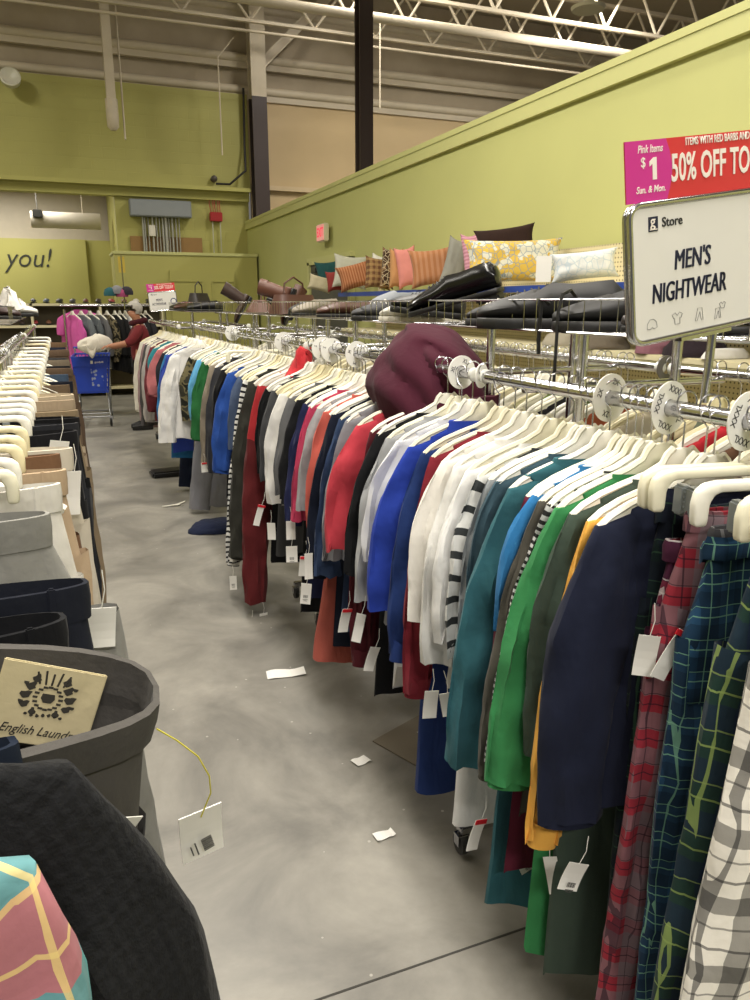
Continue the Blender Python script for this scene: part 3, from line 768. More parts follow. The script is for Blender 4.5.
S('two-tone red long robe', fb('b02029', 'two', c2='5c1f22', cut=.30), 'long', 259, (245, 602), 1.0, wa=.075, tb=.04, t=.026, cuff=False, tags=((264, 612, 1, 0), (251, 620, 0, .2)))
S('charcoal long-sleeved coat', fb('35352f'), 'long', 250, (231, 556), .9, wa=.075, tb=.035, t=.026, tags=((234, 575, 0, 0),))
S('black and white striped long shirt', fb('e4e4e0', 'hstripe', c2='1f1f22', per=.03, wid=.4), 'long', 245, (227, 562), .95, wa=.05, tb=.016, t=.014)
S('washed denim blue shirt', fb('4a5a78'), 'tee', 239, (230, 450), .95, wa=.06, tb=.024, t=.02)
P('dark red gathered shorts', fb('8b1e2c'), 230, (225, 432), ww=.17, wz=-.20, gather=True, t=.035, legw=.10, cat='shorts', name='shorts')
S('vivid blue long shirt', fb('2350a6'), 'long', 229, (213, 470), .98, wa=.07, tb=.03, t=.024)
S('black short-sleeved shirt by the blue shirt', fb('141417'), 'tee', 222, (214, 430), 1.0, wa=.06, tb=.03, t=.024)
S('dark slate jacket', fb('3d3e44'), 'long', 216, (208, 470), .9, wa=.06, tb=.03, t=.024)
S('beige long-sleeved shirt', fb('8b8070'), 'long', 211, (202, 465), .85, wa=.06, tb=.03, t=.024, tags=((205, 462, 1, 0),))
P('lime green shorts', fb('5ac74a'), 207, (196, 468), ww=.12, wz=-.45, t=.03, legw=.08, cat='shorts', name='shorts')
P('light grey sweatpants', fb('86868e'), 204, (190, 528), ww=.14, wz=-.35, t=.04, legw=.09)
S('emerald green shirt', fb('1f6a35'), 'long', 203, (192, 438), .80, wa=.06, tb=.03, t=.024)
S('sky blue short-sleeved shirt', fb('58a7d6'), 'tee', 198, (191, 420), .75, wa=.07, tb=.03, t=.024)
S('camouflage shirt', fb('3f3d30', 'camo', c2='6c6448', c3='1f2018'), 'tee', 190, (183, 420), .9, wa=.08, tb=.035, t=.03)
P('dark navy track pants', fb('1f2740'), 186, (180, 510), ww=.15, wz=-.3, t=.04, legw=.09)
S('scarlet polo shirt with striped side', fb('b82a2e'), 'tee', 183, (170, 405), .72, wa=.08, tb=.03, t=.024, collar='polo')
S('navy shirt with white trim', fb('27345a'), 'tee', 178, (173, 420), .8, wa=.06, tb=.028, t=.022)
# farthest rack
k = dict(rail=RF)
def FF(short, h, kind, sx, end, L=.8, pat=None, **q):
    S(short, fb(h, pat) if not pat else pat, kind, sx, end, L, rail=RF, wa=.07, tb=.03, t=.026, **q)
FF('white T-shirt over red shorts', 'd9d7d4', 'tee', 171, (160, 442), .84)
FF('bright royal blue T-shirt', '2c44a4', 'tee', 168, (163, 410), .98)
FF('cobalt blue long shirt', '1e6ca6', 'long', 166, (160, 440), 1.05)
FF('black short-sleeved polo', '23252c', 'tee', 163, (160, 395), .9)
FF('dusty pink long-sleeved top', 'b5666a', 'long', 158, (148, 394), .6)
FF('teal green blouse', '1f7f8a', 'tee', 154, (150, 380), .8)
FF('wine red cardigan', '722a34', 'long', 151, (148, 410), .9)
FF('pale grey blouse', 'a8a29e', 'long', 148, (145, 420), .95)
FF('charcoal knit top', '4d4a4a', 'long', 146, (143, 425), 1.0)
FF('mauve blouse', '9a7f82', 'long', 144, (141, 420), 1.05)
FF('ivory long cardigan', 'cfc9bb', 'long', 141, (136, 410), .9)

def catof(short):
    for a, b, c in (('sweatshirt', 'sweatshirt', 'sweatshirt'), ('T-shirt', 't_shirt', 't-shirt'), ('polo', 'polo_shirt', 'polo shirt'), ('coat', 'coat', 'coat'), ('jacket', 'jacket', 'jacket'), ('robe', 'robe', 'robe'), ('shorts', 'shorts', 'shorts'), ('sweatpants', 'sweatpants', 'pants'),
                    ('trousers', 'trousers', 'trousers'), ('pants', 'pants', 'pants'), ('jeans', 'jeans', 'jeans'), ('cardigan', 'cardigan', 'cardigan'), ('blouse', 'blouse', 'blouse'), ('knit', 'knit_top', 'top'), ('top', 'long_sleeved_top', 'top')):
        if a in short: return b, c
    return 'shirt', 'shirt'
def place_list(L, where, group, hgroup):
    L.sort(key=lambda e: e[0])
    for i in range(1, len(L)):
        if L[i][0]-L[i-1][0] < .021: L[i][0] = L[i-1][0]+.021
    for i, (Y, short, typ, k) in enumerate(L):
        k = dict(k); rail = k.pop('rail'); yaw = k.pop('yaw'); m = k.pop('m'); end = k.pop('endpx')
        name = k.pop('name'); cat = k.pop('cat'); hcol = k.pop('hcol', random.choice((0, 0, 0, 1, 1, 2))); hk = k.pop('hk', None)
        nn, cc_ = catof(short); name = name or nn; cat = cat or cc_
        prev = L[i-1][1] if i else None; nxt = L[i+1][1] if i+1 < len(L) else None
        if prev: lab = short+' hung just behind the '+prev
        else: lab = short+' hung nearest the camera on the '+where
        w = lab.split()
        if len(w) > 16: lab = ' '.join((short+' just behind '+prev).split()[:16])
        u, z = rail.loc(end[0], end[1], Y, yaw)
        u = max(.12, min(u, .55)); z = max(z, -rail.z+.035)
        if typ == 'shirt':
            k['L'] = min(k['L'], rail.z-.10)
            shirt(rail, short, name, cat, m, Y, end=(u, z), yaw=yaw, label=lab, group=group, **k)
            hanger((rail.x, Y, rail.z), rail.rz(yaw), hlab(k, hcol, short), hgroup, 'plain', hcol)
        else:
            pants(rail, short, name, cat, m, Y, end=(u, z), yaw=yaw, label=lab, group=group, **k)
            if (k['wz'] > -.24 or hk) and short not in ('grey and black plaid flannel pants', 'dark green plaid pajama pants', 'blue and green small-plaid pants'): hanger((rail.x, Y, rail.z+(.0)), rail.rz(yaw), hlab(k, hcol, short).replace('hanger', 'clip hanger'), hgroup, 'clip', hcol)
def hlab(k, c, short): return ('white', 'ivory', 'cream')[c]+' plastic hanger holding the '+short
place_list(G1, 'right front rail', 'garments on the right front rail', 'hangers on the right front rail')
print('G1', [(round(e[0], 2), e[1]) for e in G1])

# ============================================================ LEFT RACK
rack(.25, 1.7, 'left chrome clothing rack nearest the camera', xa=-.23, single=True)
rack(1.76, 3.5, 'second chrome clothing rack on the left of the aisle', xa=-.23, single=True)
rack(3.56, 5.3, 'third chrome clothing rack on the left of the aisle', xa=-.23, single=True)
rack(5.4, 7.6, 'farthest chrome clothing rack on the left of the aisle', xa=-.23, single=True)
GL = []
def LP(short, m, Y, end=(.26, -1.12), ww=.24, wz=-.20, name=None, cat=None, yaw=None, **k):
    GL.append([Y, short, 'pants', dict(m=m, end=end, ww=ww, wz=wz, name=name, cat=cat, yaw=yaw, **k)])
def LS(short, m, Y, end=(.28, -.75), L=.8, kind='long', name=None, cat=None, yaw=None, **k):
    GL.append([Y, short, 'shirt', dict(m=m, kind=kind, end=end, L=L, name=name, cat=cat, yaw=yaw, **k)])
LS('pink and teal striped plaid shirt', fb('b5707a', 'plaid', c2='3f9aa0', c3='e8cf86', per=.11, wid=.45, st=.8), .36, end=(.20, -.75), wa=.06, tb=.03, t=.03, zsink=-.09, rail=Rail(-.268, 1, yaw=14))
LS('black textured jacket', fb('101114', 'check', c2='16171a', bs=150, bump=.5), .47, end=(.315, -.70), L=.78, wa=.085, tb=.045, t=.045, yaw=10, zsink=-.085, rail=Rail(-.248, 1, yaw=10))
LP('dark blue jeans with a rolled waistband', fb('1c2638'), .59, ww=.165, wz=-.155, open_=.012, end=(.2,-1.1))
LP('charcoal trousers with a sewn crest label', fb('55524f', bs=90), .66, rail=Rail(-.188, 1, yaw=6), ww=.275, wz=-.145, open_=.092, t=.085, end=(.29, -1.2), name='trousers', cat='trousers', loops=False)
LP('black jeans with open waist', fb('14151a'), .93, ww=.20, wz=-.19, open_=.035, t=.04, end=(.25, -1.1), loops=True)
LP('navy trousers with open waist', fb('1b1f2c'), 1.01, ww=.23, wz=-.175, open_=.03, t=.03, end=(.26, -1.15), loops=True)
LP('light grey chino trousers', fb('8d8c87'), 1.20, ww=.185, wz=-.125, end=(.33, -1.0), t=.03, open_=.03, name='trousers', cat='trousers', hipx=.04, tags=((98, 605, 1, .1),))
LP('maroon pants low on the rack', fb('4d1a24'), 1.32, ww=.26, wz=-.36, open_=.03, t=.03, end=(.28, -1.2))
LP('white jeans', fb('d9d5cc'), 1.42, ww=.20, wz=-.13, open_=.03, end=(.27, -1.1), loops=True)
LP('beige trousers with open waist', fb('b89f80'), 1.56, ww=.21, wz=-.13, open_=.04, end=(.27, -1.15), name='trousers', cat='trousers', loops=True)
LP('tan leather-look trousers', fb('7c5a3e'), 1.67, ww=.20, wz=-.12, open_=.02, end=(.27, -1.18), name='trousers', cat='trousers')
LP('pale stone chinos', fb('cbc2b0'), 1.80, ww=.225, wz=-.13, open_=.03, end=(.28, -1.16), tags=((72, 470, 2, .1),))
LP('black slim jeans with paper tag', fb('17171b'), 1.97, ww=.24, wz=-.12, open_=.035, t=.035, end=(.25, -.9), tags=((58, 440, 1, .2),))
LP('faded black jeans', fb('2a2b30'), 2.10, ww=.245, wz=-.12, open_=.03, end=(.27, -1.1), loops=True)
LP('inky black trousers', fb('101013'), 2.22, ww=.25, wz=-.12, open_=.03, end=(.27, -1.1), name='trousers', cat='trousers')
LP('camel khaki pants', fb('8d7a5d'), 2.36, ww=.25, wz=-.12, open_=.035, end=(.30, -1.25))
LP('sand coloured khaki pants', fb('a9957a'), 2.55, ww=.245, wz=-.11, open_=.04, end=(.29, -1.2), loops=True)
LP('light khaki cargo pants', fb('b9a88c'), 2.72, ww=.245, wz=-.11, open_=.045, end=(.28, -1.2), loops=True)
LP('olive khaki pants', fb('7d7058'), 2.92, ww=.235, wz=-.15, open_=.02, end=(.30, -1.25))
LP('dusty tan pants', fb('9b8769'), 3.12, ww=.23, wz=-.15, open_=.02, end=(.29, -1.2))
LP('mid brown corduroy pants', fb('6d5a44'), 3.35, ww=.235, wz=-.14, open_=.02, end=(.30, -1.25))
LP('dark navy dress pants', fb('1a1d29'), 3.6, ww=.25, wz=-.15, open_=.02, end=(.27, -.8))
LP('steel blue jeans', fb('41546b'), 3.85, ww=.235, wz=-.14, open_=.02, end=(.26, -1.1))
LP('coffee brown pants', fb('5d4a38'), 4.1, ww=.26, wz=-.13, end=(.32, -1.2))
LP('black dress pants far down the left rack', fb('151518'), 4.4, ww=.25, wz=-.14, end=(.28, -1.1))
LP('taupe pants', fb('776a58'), 4.75, ww=.25, wz=-.13, end=(.30, -1.2))
LP('deep grey pants', fb('3c3b3c'), 5.1, ww=.24, wz=-.14, end=(.28, -1.1))
LP('walnut brown pants', fb('604c3a'), 5.6, ww=.26, wz=-.12, end=(.32, -1.22))
LP('navy pants near the rack end', fb('1f2536'), 6.1, ww=.24, wz=-.13, end=(.28, -1.1))
LP('brown suede-look pants', fb('6b523a'), 6.7, ww=.25, wz=-.12, end=(.30, -1.2))
GL.sort(key=lambda e: e[0])
crest_parent = None
for i, (Y, short, typ, k) in enumerate(GL):
    k = dict(k); m = k.pop('m'); end = k.pop('end'); name = k.pop('name'); cat = k.pop('cat'); yaw = k.pop('yaw')
    nn, cc_ = catof(short); name = name or nn; cat = cat or cc_
    lab = short+(' just behind the '+GL[i-1][1] if i else ' at the bottom left corner, nearest the camera')
    lab = ' '.join(lab.split()[:16])
    hc = random.choice((0, 0, 1, 2))
    if typ == 'shirt':
        z0 = k.get('zsink', 0)
        rl_ = k.pop('rail', RL)
        o = shirt(rl_, short, name, cat, m, Y, end=end, yaw=yaw, label=lab, group='clothes on the left rack', **k)
    else:
        o = pants(k.pop('rail', RL), short, name, cat, m, Y, end=end, yaw=yaw, label=lab, group='clothes on the left rack', **k)
        if 'crest' in short: crest_parent = o
        if 1.3 < Y:
            hanger((RL.x, Y, RL.z+.0), RL.rz(yaw), hlab(k, hc, short).replace('hanger', 'clip hanger'), 'hangers on the left rack', 'clip', hc, sc=(.74, 1, .8))
# extra empty hangers pushed together on the left rack: broad white arms
for i in range(22):
    Y = 1.45+i*.155
    hc = (0, 1, 0, 2, 0)[i % 5]
    hanger((RL.x, Y+.02, RL.z), radians(random.uniform(-2, 20)), 'bare plastic hanger among the trousers on the left rack', 'bare hangers on the left rack', 'plain', hc, sc=(.92, 1, .85))
# sewn crest label
cp = crest_parent
lb = link('sewn_label', MB().box((0, 0, 0), (.088, .003, .078), bev=.001).mesh('sewn_label', fb('cdbf95'), False), cp, (.180, .036, -.188), (-.20, radians(8), radians(-12)))
lb.scale = (1.1, 1, 1.1)
cp.rotation_euler = (radians(13), radians(10), cp.rotation_euler.z)
ink = plain('35322c', .8)
mb = MB()
def flat(cx, cz, r, n=9, wob=.0, st=0):
    poly = [(cx+(r*(1+wob*sin(3*a+st)))*cos(a), cz+(r*(1+wob*cos(2*a+st)))*sin(a)) for a in [2*pi*k/n for k in range(n)]]
    mb.prism(poly, .0008, M=Matrix.Translation((0, -.002, 0)))
for k in range(16):
    a = 2*pi*k/16; mb.box((.011*cos(a), -.002, .008+.011*sin(a)), (.004, .0008, .0018))
for s in (-1, 1):
    for a, bz, r in ((.016, .018, .004), (.019, .009, .0045), (.018, .0, .0038), (.013, .026, .0035), (.022, .002, .002), (.010, -.006, .003), (.021, .020, .002)): flat(s*a, bz, r, 10, .35, a*300)
for k in range(5): mb.tube([(-.010+k*.005, -.002, .021), (-.014+k*.007, -.002, .032+(.002 if k % 2 else 0))], .0009, 4)
flat(0, .008, .006, 8, .3)
for k in range(7): flat(-.015+k*.005, -.009-.001*sin(k*1.1), .0016, 6, .3, k)
mb.build('crest', ink, lb)
text('lettering', 'English Laundry', .0125, ink, lb, (0, -.0022, -.025), UPR, shear=.4, sx=.85, ext=.0003)
tg = link('price_tag', TAGS[1], cp, (.332, -.045, -.275), (0, -.25, .1)); tg.scale = (1.05, 1, 1.15)
link('printed_barcode', BAR, tg, (.004, 0, -.045), (0, 1.4, 0))
MB().tube([(-.028, .02, .10), (-.012, .012, .085), (.004, .004, .065), (.012, 0, .04), (.012, 0, .018), (0, 0, -.008)], .0008, 5).build('string', plain('c9c04a', .5), tg)
link('price_tag', TAGS[1], cp, (.24, -.085, -.225), (0, .3, .2))

# ============================================================ SIZE RINGS, LOOSE HANGERS, EMPTY ITEMS
M_disc = plain('ecebe6', .35, 0, 'white_size_ring')
def ring(Y, s, lab, x=1.1, r=.053, rz=0):
    g = thing('size_ring', lab, 'size ring', (x, Y, 1.40), rz, 'size rings on the rails')
    mb = MB(); n = 28
    mb.loft([[(q*cos(2*pi*k/n), yy, q*sin(2*pi*k/n)) for k in range(n)] for q, yy in ((.0175, -.0012), (r, -.0012), (r, .0012), (.0175, .0012), (.0175, -.0012))])
    mb.build('disc', M_disc, g)
    if s:
        for k in range(4):
            a = radians(20)+k*pi/2; q = r*.67
            o = text('lettering', s, .019, plain('1c1c1e', .6), g, (q*sin(a), -.0018, q*cos(a)), (pi/2, a, 0), sx=.85, bold=0, ext=.0003)
            o.rotation_mode = 'XYZ'
            o.matrix_local = Matrix.Translation((q*sin(a), -.0018, q*cos(a))) @ Matrix.Rotation(a, 4, 'Y') @ Matrix.Rotation(pi/2, 4, 'X') @ Matrix.Diagonal((.85, 1, 1, 1))
    return g
ring(.985, 'XXXL', 'white size ring at the right edge of the photo on the front rail', rz=radians(6))
ring(1.175, 'XXXL', 'white size ring reading XXXL on the front rail', rz=radians(9))
ring(1.355, '2X', 'white size ring reading 2X on the front rail', rz=radians(9))
ring(2.04, 'XL', 'white size ring reading XL at the joint of the front rail', rz=radians(8), r=.05)
ring(1.92, '', 'blank white size ring beside the maroon sweatshirt', rz=radians(30), r=.035)
ring(2.93, 'M', 'white size ring reading M on the front rail', rz=.08)
ring(3.25, 'S', 'white size ring reading S on the front rail', rz=.08)
ring(3.38, 'S', 'second white size ring reading S, just behind the first', rz=.05)
ring(4.05, 'S', 'white size ring reading S farther down the front rail', rz=.1)
ring(5.4, 'S', 'white size ring farthest down the front rail', rz=.1)
ring(1.93, '', 'dark round ring on the rear rail end', x=1.78, r=.04).children[0].data.materials[0] = plain('5a5650', .5)
for Y, yaw, c, l, tl in ((1.80, 62, 1, 'large ivory hanger turned sideways in front of the maroon sweatshirt', .0), (2.02, 52, 0, 'white hanger turned sideways against the maroon sweatshirt', -.03), (2.42, 48, 0, 'small white hanger turned sideways above the coral red T-shirt', .0), (2.95, 40, 0, 'white hanger turned sideways above the black shirts', 0)):
    hanger((1.09, Y, 1.40), -radians(yaw), l, 'hangers turned sideways on the front rail', 'plain', c, tl)
# clip hangers seen at the near right
for i, (Y, c) in enumerate(((.87, 0),)):
    hanger((1.1, Y, 1.417), -radians(10), ('white', 'ivory', 'cream')[c]+' clip hanger with empty clips above the plaid pants', 'spare clip hangers above the plaid pants', 'clip', c)

# maroon sweatshirt thrown over the hangers
g = thing('sweatshirt', 'maroon sweatshirt thrown over the top of the front rail', 'sweatshirt', (1.19, 2.38, 1.155), -.35); g.scale = (1.12, 1.12, 1.22)
mb = MB(); rings = []; n = 72
for i in range(25):
    f = i/24; z = .30*cos(f*pi/2)**.75 if f < 1 else 0
    rx = .18*sin(f*pi/2)**.8+.004; ry = .24*sin(f*pi/2)**.85+.004; R = []
    for k_ in range(n):
        a = 2*pi*k_/n; q = Vector((cos(a)*rx, sin(a)*ry, z))
        d = noise.noise(q*5.5+Vector((3, 1, 0)))*.05*min(1, f*2.2)+(abs(noise.noise(Vector((q.x*9+q.z*6, q.y*9, q.z*2))))-.2)*.05*min(1, f*2)
        lz = noise.noise(Vector((q.x*4, q.y*4, 9)))*.09*f+q.y*.18*(1-f)-.05*f*cos(a)
        R.append(((rx+d)*cos(a), (ry+d)*sin(a), z+lz))
    rings.append(R)
rings.append([(x*.96, y*.96, z+.004) for x, y, z in rings[-1]]); rings.append([(x*.9, y*.9, z+.05) for x, y, z in rings[-2]])
mb.loft(rings, True); mb.build('body', fb('4a162a', fold=.2), g)
mb = MB(); rr = []
for i in range(12):
    f = i/11; p = Vector((.10+.03*f, -.20+.12*f, .13-.27*f)); rr.append(tube_ring(p, Vector((.1, 0, -1)), .055-.012*f, .035, seed=3, amp=.016, along=f))
mb.loft(rr, True, True); mb.build('sleeve', fb('4a162a', fold=.2), g)
g2 = tag(MB().loft([tube_ring(Vector((0, 0, -.14*f)), Vector((0, 0, -1)), .10*(.25+.75*f), .09*(.25+.75*f), seed=8, amp=.03, along=f) for f in (0, .15, .4, .7, 1)], True, False).build('cap', fb('c01f2a'), None), 'small red cloth cap lying on the hangers of the front rail', 'cap')
g2.location = (1.08, 3.62, 1.385)

# ============================================================ REAR RAIL OF THE RIGHT RACKS
rear = [('olive green blouse', '6f7a4a'), ('brick red shirt', 'a3352b'), ('pale green T-shirt', '9fb27c'), ('cream blouse', 'd9d0b4'), ('brown print shirt', '6b4a35'), ('bright red T-shirt', 'c2182a'), ('grey green shirt', '7b8472'), ('stone coloured top', 'b8ad94'),
        ('rust orange blouse', 'a9552f'), ('moss green shirt', '596b3e'), ('black T-shirt', '1d1d1f'), ('fern green shirt', '77923f'), ('ivory T-shirt', 'dcd6c6'), ('navy shirt', '222b47'), ('khaki shirt', '8a7d5c'), ('dusty rose blouse', 'b98a86'), ('charcoal shirt', '3c3c3e'), ('pale blue shirt', '9db3c6'),
        ('dark brown shirt', '40302a'), ('white shirt', 'e2dfd8'), ('sage shirt', '8a9779'), ('wine shirt', '5e2030')]
Y = 1.02
for i, (s, h) in enumerate(rear):
    nn, c_ = catof(s)
    lab = s+' on the rear rail of the right racks'+(', just past the '+rear[i-1][0] if i else ', nearest the camera')
    shirt(R2, s+'r', nn, c_, fb(h), Y, 'tee', end=(.29, -.45), L=1.0+.28*((i*7) % 5)/5, label=' '.join(lab.split()[:16]), group='garments on the rear rail', t=.018, amp=.01)
    for q in range(2):
        hanger((1.78, Y+q*.035, 1.417), radians(random.uniform(-9, 3)), 'plastic hanger on the rear rail of the right racks', 'hangers on the rear rail', 'plain', random.choice((0, 1, 2)))
    Y += .085 if Y < 1.7 or Y > 2 else .17
    Y += .03
for i in range(24):
    hanger((1.78, 3.7+i*.13, 1.417), radians(random.uniform(-14, 3)), 'plastic hanger on the rear rail of the right racks', 'hangers on the rear rail', 'plain', random.choice((0, 1, 2)))
# a few hook-only crowded hangers on the front rail, pushed together without clothes
for i in range(30):
    hanger((1.1, 2.45+i*.15+random.uniform(-.03, .03), 1.417), -radians(random.uniform(2, 28)), 'bare plastic hanger squeezed between clothes on the front rail', 'bare hangers on the front rail', 'plain', random.choice((0, 0, 1, 2)))

# ============================================================ SIGNS
def sign(pos, W, Hh, yaw, roll, label, big=True):
    g = thing('store_sign', label, 'sign', pos, rot=(0, -roll, yaw))
    r = .022
    def rr(w, h, r, n=5):
        P_ = []
        for cx, cz, a0 in ((w/2-r, h/2-r, 0), (-w/2+r, h/2-r, 90), (-w/2+r, -h/2+r, 180), (w/2-r, -h/2+r, 270)):
            for k in range(n+1):
                a = radians(a0+90*k/n); P_.append((cx+r*cos(a), cz+r*sin(a)))
        return P_
    o = rr(W, Hh, r)
    MB().tube([(x, 0, z) for x, z in o], .0055, 8, closed=True).build('frame', CHROME, g)
    MB().tube([(x*1.0, .012, z) for x, z in o], .004, 8, closed=True).build('rear_frame', CHROME, g)
    MB().prism(rr(W-.006, Hh-.006, r-.002), .002).build('card', plain('e3e1dc', .25), g, False)
    # red and pink topper
    tp = thing('x', 'x', 'x'); bpy.data.objects.remove(tp)
    t = MB().box((.0, 0, 0), (W, .002, Hh*.42)).build('topper_card', plain('d5343c', .35), g, False, (-.004, .003, Hh/2+Hh*.21+.004))
    # pink end with a bowed right edge
    poly = [(-W/2, -Hh*.21), (-W/2+W*.24, -Hh*.21)]+[(-W/2+W*(.24+.035*sin(q*pi)), -Hh*.21+Hh*.42*q) for q in (.2, .4, .6, .8)]+[(-W/2+W*.24, Hh*.21), (-W/2, Hh*.21)]
    MB().prism(poly, .0006, M=Matrix.Translation((0, -.0015, 0))).build('pink_panel', plain('cf2f92', .35), t, False)
    wt = plain('f7efe6', .5); nv = plain('131a3a', .5)
    k = W/.43
    y = -.002
    text('lettering', 'Pink Items', .020*k, wt, t, (-W/2+.062*k, y, .040*k), UPR, sx=.75, shear=.25, bold=.0002)
    MB().prism([((x-2)*.0065*k, (z-3)*.0068*k) for x, z in ((1.6, 0), (3.2, 0), (3.2, 6), (2.0, 6), (.4, 4.9), (.4, 3.6), (1.6, 4.3))], .001, M=Matrix.Translation((-W/2+.070*k, y, .004*k))).build('numeral', wt, t, False)
    text('lettering', '$', .026*k, wt, t, (-W/2+.044*k, y, .016*k), UPR, sx=.9, bold=.0002*k)
    text('lettering', 'Sun. & Mon.', .018*k, wt, t, (-W/2+.062*k, y, -.034*k), UPR, sx=.85, shear=.25, bold=.0002)
    text('lettering', 'ITEMS WITH RED BARBS AND STICKERS', .020*k, wt, t, (-W/2+.270*k, y, .046*k), UPR, sx=.66, bold=.0002)
    text('lettering', '50% OFF TODAY', .072*k, wt, t, (-W/2+.262*k, y, -.002*k), UPR, sx=.55, bold=.0012*k)
    # card print
    sq = MB().box((0, 0, 0), (.024*k, .001, .028*k)).build('emblem', nv, g, False, (-W/2+.058*k, -.0018, Hh/2-.038*k))
    text('lettering', 'g', .030*k, wt, sq, (-.002*k, -.001, .005*k), UPR, bold=.0002)
    MB().box((0, -.0008, -.0105*k), (.020*k, .0006, .002*k)).build('emblem_line', wt, sq, False)
    text('lettering', 'Store', .026*k, plain('26262a', .5), g, (-W/2+.108*k, -.0018, Hh/2-.038*k), UPR, sx=.95, bold=.0003*k)
    text('lettering', "MEN'S", .056*k, nv, g, (-W/2+.160*k, -.0018, .018*k), UPR, sx=.66, shear=.12, bold=0)
    text('lettering', 'NIGHTWEAR' if big else 'ACTIVEWEAR', .056*k, nv, g, (-W/2+.152*k, -.0018, -.042*k), UPR, sx=.62, shear=.12, bold=0)
    for dx_ in (.0007, .0014):
        text('lettering', "MEN'S", .056*k, nv, g, (-W/2+.160*k+dx_, -.0019, .018*k), UPR, sx=.66, shear=.12)
        text('lettering', 'NIGHTWEAR' if big else 'ACTIVEWEAR', .056*k, nv, g, (-W/2+.152*k+dx_, -.0019, -.042*k), UPR, sx=.62, shear=.12)
    # outline icons
    ic = plain('55555a', .6)
    def line(pts, ox):
        MB().tube([(ox+x*k, -.0018, -Hh/2+.035*k+z*k) for x, z in pts], .0005*k, 4, closed=True).build('icon', ic, g)
    line([(-.014, -.008), (-.013, .002), (-.006, .010), (.004, .010), (.011, .004), (.013, -.008), (.004, -.010), (.0, -.006), (-.006, -.010)], -W/2+.05*k)
    line([(-.014, .010), (-.006, .014), (0, .008), (.006, .014), (.014, .010), (.010, .002), (.007, .003), (.007, -.010), (-.007, -.010), (-.007, .003), (-.010, .002)], -W/2+.118*k)
    line([(-.005, .014), (.007, .014), (.010, -.012), (.005, -.012), (.001, .006), (-.007, -.012), (-.012, -.012)], -W/2+.180*k)
    line([(-.009, .006), (.002, .006), (.005, -.016), (.001, -.016), (-.002, .0), (-.009, -.016), (-.013, -.016)], -W/2+.236*k)
    line([(-.001, .014), (.004, .017), (.008, .013), (.012, .017), (.017, .014), (.014, .009), (.013, .004), (.004, .004)], -W/2+.238*k)
    # big round blue emblem at the right
    MB().lathe([(.048*k, 0), (.048*k, .001)], M=Matrix.Rotation(pi/2, 3, 'X'), c=(W/2-.052*k, -.0012, -.01*k), seg=40).build('round_emblem', plain('1c2e6e', .4), g, False)
    MB().lathe([(.034*k, 0), (.034*k, .001)], M=Matrix.Rotation(pi/2, 3, 'X'), c=(W/2-.052*k, -.0022, -.01*k), seg=40).build('round_emblem_inner', plain('e3e1dc', .4), g, False)
    # post
    return g
sg = sign((1.078, 1.085, 1.668), .36, .226, radians(2), radians(8.5), 'white nightwear sign with pink and red half price topper at upper right')
mb = MB(); mb.tube([(.014, .008, -.113), (-.007, .01, -.25)], .008, 8); mb.box((-.01, .008, -.119), (.12, .016, .012)); mb.build('post', CHROME, sg)
fs = sign((1.06, 8.9, 1.625), .30, .20, -radians(8), radians(4), 'small white menswear sign with red topper, far down the aisle', False)
MB().tube([(0, .008, -.10), (0, .01, -.23)], .006, 6).build('post', CHROME, fs)

# ============================================================ SHOES AND BAGS
def shoe(loc, rz, up_, sole, label, group, cat='shoe', name='shoe', sc=1.0, tilt=0, roll=0, laces=None, kind='dress', high=1.0):
    g = thing(name, label, cat, loc, group=group, rot=(roll, tilt, rz)); g.scale = (sc, sc, sc)
    st = [(-.142, .012, .040), (-.138, .026, .058), (-.115, .033, .066*high), (-.08, .034, .063*high), (-.04, .035, .060*high), (0, .038, .062*high), (.035, .043, .060), (.07, .047, .050), (.105, .046, .040), (.132, .036, .030), (.148, .018, .022), (.152, .004, .016)]
    R = []; n = 24
    for x, w, h in st:
        r_ = []
        for k in range(n):
            a = 2*pi*k/n; s = sin(a); yy = w*cos(a)*(1-.25*max(0, s)); zz = .012+(h*.5)*(1+s) if s < 0 else .012+h*.5+h*.5*s
            if -.125 < x < .02 and s > .75: zz -= .035*high*(1-abs(x+.055)/.085)**.5 if abs(x+.055) < .085 else 0
            r_.append((x, yy, zz))
        R.append(r_)
    MB().loft(R, True, True).build('upper', up_, g)
    th = .014 if kind == 'dress' else .022
    out = [(x, w*1.12) for x, w, h in st]
    poly = [(x, w) for x, w in out]+[(x, -w) for x, w in reversed(out)]
    mb = MB(); mb.prism([(x, y) for x, y in poly], th, M=Matrix.Rotation(pi/2, 3, 'X')@Matrix.Identity(3), bev=.002)
    so = mb.build('sole', sole, g, True, (0, 0, .004))
    if kind == 'dress': MB().box((-.105, 0, -.012), (.07, .064, .020), bev=.006).build('heel', sole, g)
    if laces:
        mb = MB()
        for i in range(5):
            x = .01+i*.014; z = .076-.003*i
            mb.tube([(x, -.022, z-.010), (x+.004, 0, z+.002), (x, .022, z-.010)], .0022, 5)
        mb.tube([(.012, 0, .078), (.010, .018, .080), (.0, .034, .062)], .002, 5); mb.tube([(.012, 0, .078), (.010, -.018, .080), (.0, -.034, .062)], .002, 5)
        mb.build('laces', laces, g)
    return g
BLK = plain('0d0d0f', .22, 0, 'polished_black_leather'); BLM = plain('1a1a1c', .55); DGR = plain('3a3a3d', .7); BRN = plain('4a2a1c', .45); TAN = plain('8a6446', .6); WHT = plain('d6d3cb', .6); SOLE = plain('141416', .5)
SG = 'shoes on the wire shelves'
shoe((1.36, 2.58, 1.60), radians(128), BLK, SOLE, 'large polished black dress shoe tilted on top of the wire shelf', SG, sc=1.3, tilt=radians(14), roll=-.1, laces=BLM, high=1.3)
